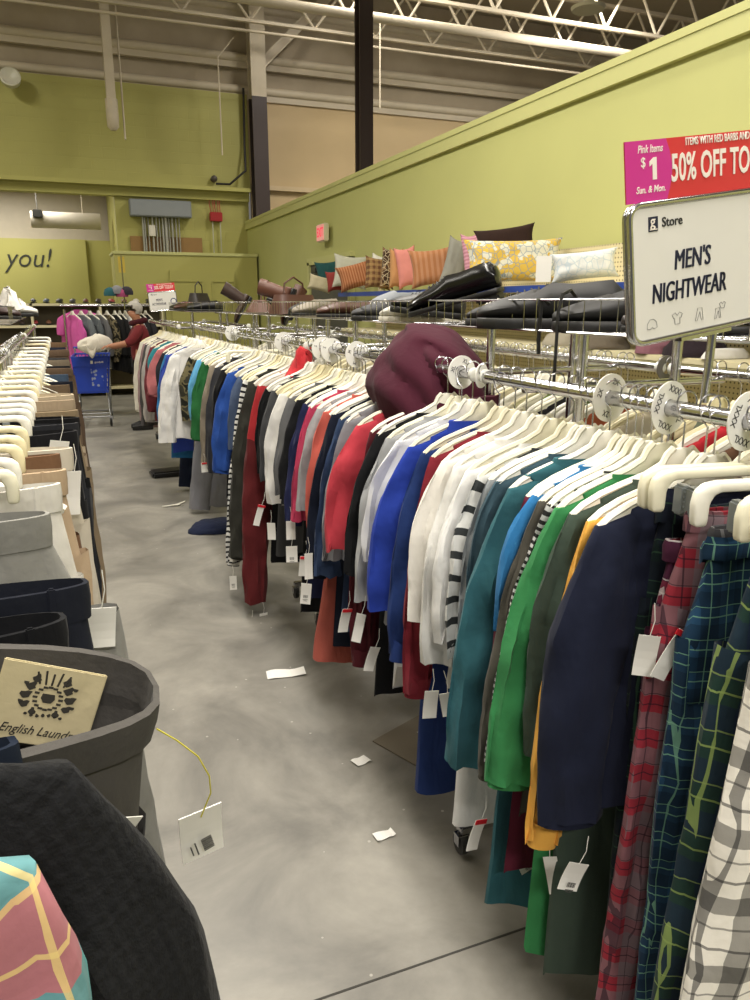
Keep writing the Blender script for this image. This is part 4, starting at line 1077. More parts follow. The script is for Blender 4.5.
shoe((1.52, 2.42, 1.55), radians(130), BLK, SOLE, 'second black dress shoe lying behind the large polished one', SG, sc=1.05, tilt=.1, laces=BLM)
sp = shoe((1.38, 2.00, 1.535), radians(140), BLM, SOLE, 'black chunky sneaker beside the polished dress shoe', SG, sc=1.5, kind='sneaker', laces=plain('242426', .7), high=1.35)
MB().box((.02, 0, .11), (.03, .003, .05)).build('white_tag', M_tag, sp, False)
shoe((1.42, 1.72, 1.535), radians(150), BLM, SOLE, 'black work shoe next to the chunky sneaker', SG, sc=1.25, kind='sneaker', high=1.3)
shoe((1.42, 1.48, 1.535), radians(150), plain('2a2324', .4), SOLE, 'dark brown-black shoe just left of the nightwear sign', SG, sc=1.05, kind='dress')
shoe((1.38, 2.28, 1.535), radians(110), DGR, plain('2a2a2c', .6), 'dark grey sneaker low in the wire shelf under the dress shoe', SG, sc=1.0, kind='sneaker', laces=WHT)
shoe((1.38, 2.86, 1.56), radians(130), plain('2f2f31', .5), SOLE, 'charcoal hiking shoe left of the polished dress shoe', SG, sc=1.1, kind='sneaker', high=1.25, tilt=-.1, laces=DGR)
shoe((1.36, 2.98, 1.53), radians(115), WHT, plain('c9c4b8', .5), 'white and grey sneaker in the wire shelf', SG, sc=1.1, kind='sneaker', laces=WHT)
shoe((1.5, 3.1, 1.53), radians(110), WHT, plain('c9c4b8', .5), 'second white sneaker behind the white and grey one', SG, sc=1.1, kind='sneaker', laces=WHT)
shoe((1.38, 3.28, 1.53), radians(150), DGR, SOLE, 'grey running shoe at the far end of the second wire shelf', SG, sc=1.1, kind='sneaker', high=1.2, laces=WHT)
shoe((1.5, 3.42, 1.58), radians(200), plain('7c8087', .7), WHT, 'light grey shoe piled over the running shoe', SG, sc=1.1, kind='sneaker')
for i, (y, x, m_, l) in enumerate(((3.8, 1.38, BRN, 'brown loafer on the third wire shelf'), (4.05, 1.5, BLM, 'black sneaker on the third wire shelf'), (4.4, 1.4, plain('8c8478', .7), 'tan canvas shoe on the third wire shelf'), (4.75, 1.46, BLM, 'dull black shoe at the far end of the third wire shelf'),
                                    (7.3, 1.25, BLM, 'black shoe on the farthest wire shelf'), (7.7, 1.3, BLK, 'shiny black shoe on the farthest wire shelf'), (8.1, 1.22, BRN, 'brown shoe on the farthest wire shelf'), (8.5, 1.3, plain('5a564c', .7), 'grey-brown sneaker on the farthest wire shelf'), (8.9, 1.28, BLM, 'last black shoe on the farthest wire shelf'))):
    shoe((x, y, 1.535), radians(170+i*13 % 50), m_, SOLE, l, SG, sc=1.1, kind='sneaker' if i % 2 else 'dress', high=1+.15*(i % 3))
def boot(loc, rz, m_, label, tilt=0, sc=1.0):
    g = shoe(loc, rz, m_, SOLE, label, 'boots on the wire shelves', 'boot', 'boot', sc=sc, tilt=tilt)
    mb = MB(); rr = []
    for i in range(8):
        f = i/7; rr.append([((-.075-.01*f)+(.052+.012*f)*cos(2*pi*k/16)+.006*noise.noise(Vector((k, f*5, 1))), (.036+.014*f)*sin(2*pi*k/16), .05+.22*f) for k in range(16)])
    rr.append([(x*.96-.003, y*.9, z) for x, y, z in rr[-1]]); rr.append([(x, y*.85, z-.06) for x, y, z in rr[-2]])
    mb.loft(rr).build('shaft', m_, g); return g
boot((1.46, 5.45, 1.56), radians(200), BRN, 'tall brown leather boot leaning on the wire shelf', tilt=radians(-35), sc=.85)
boot((1.42, 5.05, 1.58), radians(150), plain('5a3526', .5), 'second brown boot lying flat on the wire shelf', tilt=radians(75), sc=.85)
boot((1.42, 6.45, 1.55), radians(170), plain('35241d', .5), 'dark brown boot toppled at the far shelf', tilt=radians(60), sc=.85)
def handbag(loc, rz, m_, label, w=.3, h=.2, d=.1, name='handbag', cat='bag', rot=None):
    g = thing(name, label, cat, loc, rz, rot=rot); mb = MB(); rr = []
    for i in range(7):
        f = i/6; ww = w*(1-.18*f)/2; dd = d*(1-.45*f)/2
        rr.append([(ww*(abs(cos(a))**.5)*(1 if cos(a) >= 0 else -1), dd*(abs(sin(a))**.5)*(1 if sin(a) >= 0 else -1)+.008*noise.noise(Vector((a, f*3, 2))), h*f) for a in [2*pi*k/24 for k in range(24)]])
    mb.loft(rr, True, True).build('bag_body', m_, g)
    MB().tube([(-w*.25, 0, h), (-w*.22, 0, h+.07), (0, 0, h+.11), (w*.22, 0, h+.07), (w*.25, 0, h)], .006, 6).build('handle', m_, g); return g
handbag((1.42, 4.95, 1.535), .4, plain('4e2e24', .5), 'dark brown slouchy handbag on the third wire shelf', .34, .12, .2)
handbag((1.46, 5.95, 1.535), 1.2, plain('5b3a2c', .5), 'reddish brown flat handbag on the fourth wire shelf', .4, .09, .25)
handbag((1.30, 7.95, 1.54), 1.0, plain('27211f', .5), 'black handbag on the farthest wire shelf', .36, .16, .18)
# black strap hanging down from the shelf
tag(MB().tube([(1.36, 1.86, 1.62), (1.30, 1.80, 1.635), (1.262, 1.78, 1.625), (1.25, 1.78, 1.58), (1.25, 1.782, 1.36)], .005, 6).build('shoe_strap', plain('111113', .5), None), 'black strap dangling from the chunky sneaker over the shelf edge', 'strap')
tag(MB().tube([(1.30, 1.9, 1.6), (1.262, 1.88, 1.61), (1.262, 1.885, 1.50), (1.268, 1.89, 1.46)], .006, 6).build('shoe_strap', plain('111113', .5), None), 'short black strap hanging below the polished dress shoe', 'strap')

# ============================================================ WALL SHELVING, PILLOWS
u = thing('wall_shelving', 'long cream pegboard shelving against the lime partition', 'shelving', (3.38, 5.6, 0))
m, nt, b = newmat('pegboard'); tc = N(nt, 'ShaderNodeTexCoord'); sp_ = N(nt, 'ShaderNodeSeparateXYZ'); nt.links.new(tc.outputs['Object'], sp_.inputs[0])
fy = math_(nt, 'SUBTRACT', math_(nt, 'FRACT', math_(nt, 'DIVIDE', sp_.outputs[1], .03)), .5); fz = math_(nt, 'SUBTRACT', math_(nt, 'FRACT', math_(nt, 'DIVIDE', sp_.outputs[2], .03)), .5)
dd = math_(nt, 'ADD', math_(nt, 'MULTIPLY', fy, fy), math_(nt, 'MULTIPLY', fz, fz))
nt.links.new(mixc(nt, math_(nt, 'LESS_THAN', dd, .035), rgb('c9be98'), rgb('4a4330')), b.inputs['Base Color']); b.inputs['Roughness'].default_value = .7
MB().box((.22, -1.2, 1.0), (.03, 5.0, 2.0)).box((.22, 2.3, .85), (.03, 1.98, 1.7)).build('back_panel', m, u, False)
crm = plain('d6cda9', .5)
for z, d_ in ((1.70, .52), (1.30, .50), (.85, .5), (.2, .55)):
    s_ = MB().box((.22-d_/2, -.2, z), (d_, 6.8, .035), bev=.004).build('shelf', crm, u, False)
    if z == 1.70: MB().box((.22-d_-.006, -.2, z), (.012, 6.8, .045)).build('price_rail', plain('26418f', .4), s_, False)
for y in (-3.6, -1.2, 1.0, 3.2): MB().box((.235, y, .95), (.05, .06, 1.9)).build('upright', crm, u, False)
def pillow(px0, py0, px1, py1, X, m_, label, z0=None, th=.14, rz=0, tilt=0, piping=None, group=None):
    a = at(px0, (py0+py1)/2, x=X); b_ = at(px1, (py0+py1)/2, x=X); ym = (a.y+b_.y)/2
    top = at((px0+px1)/2, py0, x=X).z; bot = at((px0+px1)/2, py1, x=X).z if z0 is None else z0
    # apparent size across the line of sight
    dist = sqrt(X*X+ym*ym); w = (px1-px0)/F*dist*1.02; h = top-bot
    tl = .25*sin(len(label)*2.7) if w < .5 else -.03
    th *= 1.1; bot += .012+abs(tl)*w*.25; X = max(3.17, X-.12)
    g = thing('cushion', label, 'cushion', (X, ym, bot+h/2), rot=(tilt-.14, tl, -atan2(X, ym)*.8+rz), group=group)
    n = 20; mb = MB()
    for sgn in (1, -1):
        vs = []; fs = []; uv = []
        for i in range(n+1):
            for j in range(n+1):
                p = -1+2*i/n; q = -1+2*j/n
                ex = 1-.13*(1-q*q)*abs(p)**3; ez = 1-.16*(1-p*p)*abs(q)**3
                t = max(0, (1-p**4))*max(0, (1-q**4)); t = t**.55
                d = noise.noise(Vector((p*2, q*2, sgn+len(label))))*.10
                vs.append((p*w/2*ex, sgn*th/2*t*(1+d), q*h/2*ez)); uv.append((p*w/2, q*h/2))
        for i in range(n):
            for j in range(n):
                a_ = i*(n+1)+j; fs.append((a_, a_+1, a_+n+2, a_+n+1))
        mb.add(vs, fs, uv)
    body = mb.build('cushion_cover', m_, g); return g
PG = 'cushions on the wall shelving'
pillow(480, 240, 575, 292, 3.25, fb('d9b43a', 'floral', c2='d9d6c6', c3='7f93a8'), 'large yellow and white floral cushion on the top wall shelf', z0=1.72, th=.2, rz=.2, piping=1)
pillow(492, 230, 548, 262, 3.44, fb('33211c'), 'dark brown cushion behind the yellow floral cushion', th=.12)
pillow(476, 234, 494, 285, 3.4, fb('b57a8c', 'hstripe', c2='c993a3', per=.03), 'narrow pink quilted cushion left of the dark brown cushion', z0=1.72, th=.10)
pillow(562, 254, 622, 284, 3.22, fb('d5d8d8', 'floral', c2='dfe1de', c3='b4c4d0'), 'white cushion with faint blue pattern right of the yellow cushion', z0=1.72, th=.16)
pillow(457, 240, 480, 285, 3.42, fb('8b8a80'), 'grey cushion between the pink quilted and tan cushions', z0=1.72)
pillow(424, 250, 468, 292, 3.3, fb('b57f58', 'vstripe', c2='a06c48', per=.05), 'tan ribbed cushion on the wall shelf behind the dress shoe', z0=1.72)
pillow(408, 248, 428, 290, 3.35, fb('d8857a'), 'salmon pink cushion on the wall shelf', z0=1.72)
pillow(397, 249, 410, 290, 3.25, fb('c08a52'), 'golden tan cushion left of the salmon pink cushion', z0=1.72)
pillow(392, 248, 405, 290, 3.35, fb('4a3424', 'floral', c2='80603f', c3='d0c0a0'), 'dark patterned cushion standing on the wall shelf', z0=1.72)
pillow(380, 256, 398, 291, 3.4, fb('cfccc0'), 'off-white cushion behind the brown patchwork cushion', z0=1.72)
pillow(368, 258, 394, 292, 3.2, fb('7a5233', 'plaid', c2='a88a5a', c3='3a2418', per=.06), 'brown patchwork cushion leaning on the wall shelf', z0=1.72, rz=.3)
pillow(346, 266, 382, 292, 3.25, fb('c08258', 'vstripe', c2='9a5f3c', per=.03), 'orange ribbed bolster on the wall shelf', z0=1.72, th=.22)
pillow(344, 256, 376, 280, 3.45, fb('c2c2b2'), 'pale grey-green cushion behind the orange bolster', z0=1.75)
pillow(336, 272, 350, 292, 3.3, fb('9c3a36'), 'small red cushion at the left end of the wall shelf', z0=1.72)
pillow(326, 262, 352, 278, 3.45, fb('24585a'), 'dark teal cushion at the left end of the wall shelf', z0=1.76)
pillow(318, 278, 340, 293, 3.3, fb('c9bfa0'), 'cream cushion at the far left of the wall shelf', z0=1.72)
# card holder standing on the top shelf
q = at(456, 238, x=3.3); g = thing('shelf_card', 'black framed white card standing on the top wall shelf', 'card holder', (3.3, q.y, 1.72), -.6)
MB().box((0, 0, .28), (.085, .012, .13), bev=.004).build('frame', plain('20242c', .4), g)
MB().box((0, -.008, .28), (.066, .003, .11)).build('card', M_tag, g, False); MB().tube([(0, 0, 0), (0, 0, .22)], .005, 6).build('stem', plain('8a8a88', .4, .5), g)
# cloth things on the lower wall shelf
for i, (px, py, c, l, w_, h_) in enumerate(((690, 352, '2c2228', 'black and pink folded cloth on the lower wall shelf', .36, .10), (655, 350, '8a5b66', 'dusky pink folded cloth on the lower wall shelf', .24, .09), (600, 344, '6b6152', 'brown folded cloth on the lower wall shelf', .3, .08), (560, 341, 'a29a86', 'beige folded cloth on the lower wall shelf', .3, .08), (720, 356, 'd8d5cf', 'white folded cloth on the lower wall shelf', .12, .05))):
    q = at(px, py, x=3.2); R = []
    for j in range(7):
        f = j/6; s_ = sin(pi*min(.98, max(.02, f*.5+.5)))**.5 if f > .5 else 1
        R.append([(w_/2*(1-.35*f*f)*cos(a)*(1+.2*noise.noise(Vector((a, f*3, i)))), .16*(1-.3*f*f)*sin(a), h_*f) for a in [2*pi*k/20 for k in range(20)]])
    o = tag(MB().loft(R, True, True).build('folded_cloth', fb(c), None), l, 'cloth', 'folded cloths on the lower wall shelf'); o.location = (3.24, q.y, 1.32); o.rotation_euler = (0, 0, pi/2)

# ============================================================ FAR AREA
# toys and shirts at the door area: second-hand soft bits on a small far rack
fr = thing('clothing_rack', 'far rack standing across the end of the aisle', 'clothing rack', (.75, 12, 0))
MB().tube([(-.75, 0, 1.575), (.75, 0, 1.575)], .018, 8).build('rail', CHROME, fr)
for s in (-1, 1):
    MB().tube([(s*.7, 0, .09), (s*.7, 0, 1.52)], .016, 8).build('post', CHROME, fr); MB().box((s*.7, 0, .09), (.03, .55, .03)).build('foot', CHROME, fr)
    for t in (-1, 1): caster(fr, s*.7, t*.24, .012)
class RX:      # rail along X: garments turned to face the aisle at an angle
    pass
farlist = [(.14, 'bright pink fleece jacket', 'd958ac', 'long', .95, 62, {}), (.26, 'grey tweed overcoat', '70777c', 'long', 1.05, 58, {}), (.38, 'slate grey plaid coat', '5f656a', 'long', 1.05, 58, {}), (.50, 'mid grey wool jacket', '6a6a6c', 'long', .9, 65, {}), (.62, 'camouflage print jacket', 'c', 'long', .8, 66, {}),
           (.73, 'black sweatshirt at the far rack', '1a1a1c', 'long', .95, 70, {}), (.80, 'black jacket with white stripe', '1c1c1e', 'long', .95, 70, {}), (.88, 'white striped track jacket', 'd9d9d9', 'long', .9, 70, {}), (.95, 'plain black track jacket', '18181a', 'long', 1.0, 70, {}), (1.02, 'off-white track jacket', 'c9c9cc', 'long', .95, 70, {}),
           (1.09, 'dark charcoal jacket at the far rack', '26262a', 'long', 1.0, 70, {}), (1.17, 'black and grey jacket', '303036', 'long', .95, 70, {})]
for i, (x, s, h, kd, L, yw, o_) in enumerate(farlist):
    x = x*.98+.02
    mt = fb('4c4634', 'camo', c2='7a6f56', c3='1f1d16') if h == 'c' else fb(h)
    rl = Rail(x, -1, 1.585, yaw=yw)
    nn, c2_ = catof(s)
    shirt(rl, s+'f', nn, c2_, mt, 12.0, kd, end=(.30, -.72), L=L, label=s+' on the rack across the end of the aisle', group='garments on the far cross rack', wa=.08, tb=.045, t=.035, amp=.02)
    hanger((x, 12.0, 1.585), -radians(yw), ' white plastic hanger holding the '.strip()+' '+s, 'hangers on the far cross rack', 'plain', 0)
g = shirt(Rail(.27, -1, 1.66, yaw=8), 'pinkover', 'jacket', 'jacket', fb('d958ac'), 12.14, 'long', end=(.34, -.50), L=.5, label='hot pink fleece thrown over the left end of the far rack', group=None, wa=.09, tb=.05, t=.05)
# soft toys hanging above the far rack
for i, (px, py, c, l) in enumerate(((110, 293, '2c6670', 'teal cap hanging above the far rack'), (117, 291, '8a8a90', 'grey cap hanging above the far rack'), (122, 294, 'b04a7c', 'pink cap hanging above the far rack'), (127, 292, '3a3640', 'black cap hanging above the far rack'))):
    q = at(px, py, y=11.9)
    g = thing('baseball_cap', l, 'cap', tuple(q), group='caps above the far rack')
    MB().lathe([(.085, -.04), (.088, 0), (.07, .05), (.03, .075), (.004, .08)], seg=16).build('crown', fb(c), g)
    MB().prism([(-.07, 0), (.07, 0), (.05, .07), (0, .085), (-.05, .07)], .008, M=Matrix.Rotation(radians(-70), 3, 'X')@Matrix.Rotation(pi, 3, 'Z')).build('brim', fb(c), g, True, (0, -.06, -.03))
g = thing('cap_stand', 'thin chrome stand holding the caps above the far rack', 'stand', (.88, 11.95, 1.52))
MB().tube([(0, 0, 0), (0, 0, .75)], .012, 6).build('pole', CHROME, g); MB().box((0, 0, .62), (.09, .01, .22)).build('yellow_sign', plain('cdb23a', .5), g, False)
# low shoe shelving in the far left
u = thing('shoe_shelving', 'low beige shoe shelving along the far left behind the racks', 'shelving', (.1, 14.6, 0))
for z in (1.58, 1.22, .86, .5, .14): MB().box((0, 0, z), (3.2, .4, .04)).build('shelf', crm, u, False)
for x in (-1.6, -.55, .55, 1.6): MB().box((x, 0, .8), (.04, .4, 1.6)).build('upright', crm, u, False)
MB().box((0, .2, .8), (3.2, .02, 1.6)).build('back_panel', plain('5a5242', .8), u, False)
cols = ['2a1c18', '141416', '5a2a28', 'c9c4ba', '3a3a3e', '6b4632', '1d1d22', '8a2b30', '44505c']
proto = None; k_ = 0
for z in (1.60, 1.24, .88):
    for i in range(15):
        x = -1.35+i*.21; c = cols[(k_*5+i*2) % len(cols)]; k_ += 1
        loc = (.1+x, 14.55, z+.012)
        o = shoe(loc, radians(-90+random.uniform(-12, 12)), plain(c, .5), SOLE, 'shoe standing on the far shoe shelving behind the left rack', 'shoes on the far shelving') if k_ <= 9 else dup(protos_s[(k_ % 9)], loc, radians(-90+random.uniform(-12, 12)))
        if k_ <= 9:
            protos_s = globals().get('protos_s', {}); protos_s[k_ % 9] = o; globals()['protos_s'] = protos_s
# wire shelf with shoes and cloth at far left
basket(4.3, 6.3, 'wire shelf holding white cloth at the far left rack', x=-.42, z=1.50)
MB().tube([(-.42, 4.35, 1.4), (-.42, 4.35, 1.5)], .012, 6)
tg_ = tag(MB().loft([tube_ring(Vector((0, 0, -.05+.26*(1-f))), Vector((.3, 0, -1)), .03+.16*f, .05+.08*f, seed=5, amp=.05, along=f) for f in (0, .1, .3, .55, .8, 1)], True, True).build('white_cloth', fb('e6e2da'), None), 'white cloth heaped on the far left wire shelf', 'cloth'); tg_.location = (-.27, 5.0, 1.57); tg_.scale = (.5, .6, .55)
boot((-.36, 4.75, 1.52), radians(-20), plain('301b18', .5), 'dark brown boot on the far left wire shelf', tilt=0, sc=1.1)
for i, (x, y) in enumerate(((-.30, 5.6), (-.42, 5.85), (-.30, 6.1))):
    shoe((x, y, 1.525), radians(-10+i*30), WHT if i != 1 else DGR, SOLE, ('white shoe at the front of the far left wire shelf', 'grey shoe on the far left wire shelf', 'white shoe at the end of the far left wire shelf')[i], SG, kind='sneaker', sc=1.1, laces=WHT)

# ------------------------------------------------ shopping cart
c = thing('shopping_cart', 'blue shopping cart with chrome frame at the end of the aisle', 'shopping cart', (.30, 10.75, 0), radians(-4))
BLU = plain('1b3fb0', .35)
def frust(x0, x1, y0, y1, z): return [(x0, y0, z), (x1, y0, z), (x1, y1, z), (x0, y1, z)]
mb = MB(); n = 10
a0 = (-.19, .19, .04, .62, .46); a1 = (-.225, .235, 0, .78, .92)
def lerpq(f): return [a0[i]+(a1[i]-a0[i])*f for i in range(5)]
for i in range(8):
    f = i/7; x0, x1, y0, y1, z = lerpq(f); mb.tube([(x0, y0, z), (x1, y0, z), (x1, y1, z), (x0, y1, z)], .007 if 0 < i < 7 else .014, 6, closed=True)
for i in range(n+1):
    f = i/n
    for yy in (0, 1):
        x_0 = a0[0]+(a0[1]-a0[0])*f; x_1 = a1[0]+(a1[1]-a1[0])*f; mb.tube([(x_0, a0[2+yy], a0[4]), (x_1, a1[2+yy], a1[4])], .006, 5)
    for xx in (0, 1):
        y_0 = a0[2]+(a0[3]-a0[2])*f; y_1 = a1[2]+(a1[3]-a1[2])*f; mb.tube([(a0[xx], y_0, a0[4]), (a1[xx], y_1, a1[4])], .006, 5)
for i in range(9):
    x_ = a0[0]+(a0[1]-a0[0])*i/8; mb.tube([(x_, a0[2], a0[4]), (x_, a0[3], a0[4])], .006, 5)
bk = mb.build('basket', BLU, c)
MB().add([(-.215, -.012, .80), (.215, -.012, .80), (.228, -.016, .915), (-.228, -.016, .915)], [(0, 1, 2, 3)]).add([(-.185, .022, .47), (.18, .022, .47), (.205, .004, .80), (-.205, .004, .80)], [(0, 1, 2, 3)]).build('front_panel', BLU, c, False)
lg = MB().box((.02, -.017, .855), (.03, .004, .04)).build('emblem', M_tag, c, False)
text('lettering', 'goodwill', .035, M_tag, c, (.11, -.019, .855), UPR, sx=.9, bold=.0005)
mb = MB(); mb.add([(.0, .010, .53), (.15, .010, .53), (.15, -.008, .77), (.0, -.008, .77)], [(0, 1, 2, 3)])
m9, nt9, b9 = newmat('notice_print'); tc9 = N(nt9, 'ShaderNodeTexCoord'); ck = N(nt9, 'ShaderNodeTexVoronoi'); ck.inputs['Scale'].default_value = 22
nt9.links.new(tc9.outputs['Object'], ck.inputs['Vector']); nt9.links.new(mixc(nt9, math_(nt9, 'LESS_THAN', ck.outputs['Distance'], .38), rgb('1b3fb0'), rgb('8f99b8')), b9.inputs['Base Color'])
mb.build('printed_notice', m9, c, False)
mb = MB()
for s in (-1, 1):
    mb.tube([(s*.20, -.02, .14), (s*.20, .75, .20), (s*.21, .80, .5), (s*.22, .86, 1.0)], .012, 8)
    mb.tube([(s*.19, .1, .14), (s*.18, .22, .46)], .012, 8); mb.tube([(s*.20, .6, .18), (s*.19, .45, .46)], .012, 8)
mb.tube([(-.20, -.02, .14), (.20, -.02, .14)], .012, 8); mb.tube([(-.2, .4, .17), (.2, .4, .17)], .009, 6); mb.tube([(-.2, .2, .155), (.2, .2, .155)], .009, 6)
mb.build('frame', plain('9b9ca0', .3, .8), c)
MB().tube([(-.24, .87, 1.0), (.24, .87, 1.0)], .016, 8).build('handle', BLU, c)
for x in (-.2, .2):
    for y in (0, .74):
        w_ = MB().lathe([(.02, -.016), (.055, -.015), (.062, 0), (.055, .015), (.02, .016)], M=Matrix.Rotation(pi/2, 3, 'Y')).build('wheel', plain('1a1a1a', .5), c, True, (x, y, .063))
        MB().lathe([(.03, -.018), (.03, .018)], M=Matrix.Rotation(pi/2, 3, 'Y')).build('hub', plain('b9b9b5', .4), w_)
        MB().box((x, y, .12), (.04, .03, .05)).build('fork', CHROME, c, False)
# ------------------------------------------------ person
pp = thing('person', 'grey-haired person in glasses and a maroon jacket reaching over the blue cart', 'person', (.93, 10.35, 0))
def skin(name, verts, edges, m_, parent, sub=2, root=0):
    me = bpy.data.meshes.new(name); me.from_pydata([v[:3] for v in verts], edges, [])
    o = bpy.data.objects.new(name, me); COL.objects.link(o)
    o.modifiers.new('s', 'SKIN'); sk = me.skin_vertices[0].data
    for i, v in enumerate(verts): sk[i].radius = (v[3], v[4] if len(v) > 4 else v[3]); sk[i].use_root = i == root
    ss = o.modifiers.new('u', 'SUBSURF'); ss.levels = sub; ss.render_levels = sub
    dg = bpy.context.evaluated_depsgraph_get(); me2 = bpy.data.meshes.new_from_object(o.evaluated_get(dg)); bpy.data.objects.remove(o)
    me2.name = name; me2.materials.clear(); me2.materials.append(m_)
    for p in me2.polygons: p.use_smooth = True
    q = bpy.data.objects.new(name, me2); COL.objects.link(q); q.parent = parent; return q
SKIN = plain('b07a5e', .5, 0, 'skin')
V = [(0, 0, .90, .13, .11), (0, 0, 1.05, .12, .10), (-.01, 0, 1.24, .15, .11), (-.02, 0, 1.34, .07, .07), (-.04, 0, 1.41, .05, .05), (-.06, 0, 1.47, .075, .07), (-.06, 0, 1.515, .07, .065),
     (-.02, -.15, 1.30, .055), (-.14, -.20, 1.13, .042), (-.34, -.16, 1.09, .034), (-.40, -.15, 1.085, .028),
     (-.02, .15, 1.30, .055), (-.12, .20, 1.10, .042), (-.32, .16, 1.06, .034), (-.38, .15, 1.055, .028),
     (0, -.09, .84, .085), (-.02, -.09, .48, .06), (0, -.09, .10, .042), (-.12, -.09, .04, .035),
     (0, .09, .84, .085), (-.02, .09, .48, .06), (0, .09, .10, .042), (-.12, .09, .04, .035),
     (-.145, 0, 1.485, .014)]
E_ = [(0, 1), (1, 2), (2, 3), (3, 4), (4, 5), (5, 6), (2, 7), (7, 8), (8, 9), (9, 10), (2, 11), (11, 12), (12, 13), (13, 14), (0, 15), (15, 16), (16, 17), (17, 18), (0, 19), (19, 20), (20, 21), (21, 22), (5, 23)]
base = len(V)
for s, (hx, hy, hz) in ((10, (-.40, -.15, 1.085)), (14, (-.38, .15, 1.055))):
    for j, (dy, ln) in enumerate(((-.030, .055), (-.012, .068), (.006, .064), (.024, .050))):
        i0 = len(V); V += [(hx-.03, hy+dy*.8, hz, .010), (hx-.03-ln*.6, hy+dy, hz-.008, .009), (hx-.03-ln, hy+dy, hz-.035, .008)]; E_ += [(s, i0), (i0, i0+1), (i0+1, i0+2)]
    i0 = len(V); V += [(hx-.015, hy-.04 if s == 10 else hy+.04, hz, .010), (hx-.045, hy-.052 if s == 10 else hy+.052, hz-.02, .009)]; E_ += [(s, i0), (i0, i0+1)]
skin('body', V, E_, SKIN, pp)
JK = fb('7d2a30')
JV = [(0, 0, .82, .16, .13), (0, 0, 1.05, .15, .125), (-.01, 0, 1.24, .17, .13), (-.02, 0, 1.33, .09, .085), (-.02, -.16, 1.29, .075), (-.13, -.205, 1.14, .062), (-.22, -.185, 1.11, .055), (-.02, .16, 1.29, .075), (-.12, .205, 1.10, .062), (-.22, .185, 1.08, .055)]
skin('jacket', JV, [(0, 1), (1, 2), (2, 3), (2, 4), (4, 5), (5, 6), (2, 7), (7, 8), (8, 9)], JK, pp)
skin('trousers', [(0, 0, .90, .14, .12), (0, -.09, .82, .10), (-.02, -.09, .48, .078), (0, -.09, .12, .062), (0, .09, .82, .10), (-.02, .09, .48, .078), (0, .09, .12, .062)], [(0, 1), (1, 2), (2, 3), (0, 4), (4, 5), (5, 6)], fb('1e1c22'), pp)
for s in (-1, 1):
    w_ = MB().loft([[(x, s*.09+w*cos(a), .03+.03*h*(1+sin(a)) if sin(a) > -.5 else .005) for a in [2*pi*k/14 for k in range(14)]] for x, w, h in ((.06, .02, .8), (.03, .04, 1.2), (-.06, .045, 1.3), (-.15, .048, .8), (-.20, .02, .5))], True, True).build('black_shoe', BLM, pp)
mb = MB(); mb.tube([(-.02+.085*cos(a), .085*sin(a), 1.375+.02*cos(a)) for a in [2*pi*k/20 for k in range(20)]], .036, 8, closed=True); mb.build('scarf', fb('4a1622'), pp)
hv = []
mb = MB(); vs = []; fs = []; NA, NB = 20, 14
for i in range(NB+1):
    th_ = pi*i/NB
    for k in range(NA):
        ph_ = 2*pi*k/NA; bump_ = 1+.05*noise.noise(Vector((cos(ph_)*2, sin(ph_)*2, th_*2)))
        vs.append(Vector((-.052+.098*bump_*sin(th_)*cos(ph_), .090*bump_*sin(th_)*sin(ph_), 1.535+.100*bump_*cos(th_))))
for i in range(NB):
    for k in range(NA):
        q4 = (i*NA+k, i*NA+(k+1) % NA, (i+1)*NA+(k+1) % NA, (i+1)*NA+k); c4 = sum((vs[n_] for n_ in q4), Vector())/4
        if c4.z > 1.585 or (c4.x > -.055 and c4.z > 1.47) or (c4.x > -.085 and c4.z > 1.535): fs.append(q4)
mb.add(vs, fs); mb.build('hair', plain('b3afa8', .8), pp)
mb = MB()
for s in (-1, 1):
    mb.tube([(-.150+.004*abs(sin(a)), s*.034+.024*cos(a), 1.51+.018*sin(a)) for a in [2*pi*k/14 for k in range(14)]], .004, 5, closed=True)
    mb.tube([(-.146, s*.058, 1.515), (-.04, s*.092, 1.515)], .004, 5)
mb.tube([(-.14, -.01, 1.51), (-.14, .01, 1.51)], .0028, 5); mb.build('glasses', plain('2a1a1a', .4), pp)
MB().box((-.136, 0, 1.445), (.008, .04, .006)).build('mouth', plain('7c3c38', .5), pp)
g = thing('fur_coat', 'white fluffy coat held over the blue shopping cart', 'coat', (.40, 10.45, 1.10))
rr = []
for i in range(12):
    f = i/11; p = Vector((.18-.42*f, -.02, .02*sin(f*5))); q = .035+.075*sin(pi*min(1, f*1.02))**.6
    rr.append([Vector((p.x, p.y+q*cos(a)*(1+.35*noise.noise(Vector((a*2, f*6, 1)))), p.z+q*sin(a)*(1+.35*noise.noise(Vector((a*2, f*6, 4)))))) for a in [2*pi*k/18 for k in range(18)]])
MB().loft(rr, True, True).build('body', fb('e4ddcf', bump=.8, bs=80), g)
rr = []
for i in range(9):
    f = i/8; p = Vector((-.02-.12*f, -.08, -.02-.10*sin(f*pi))); rr.append([Vector((p.x, p.y+.045*cos(a), p.z+.05*sin(a)*(1+.3*noise.noise(Vector((a*2, f*5, 7)))))) for a in [2*pi*k/14 for k in range(14)]])
MB().loft(rr, True, True).build('sleeve', fb('e4ddcf', bump=.8, bs=80), g)

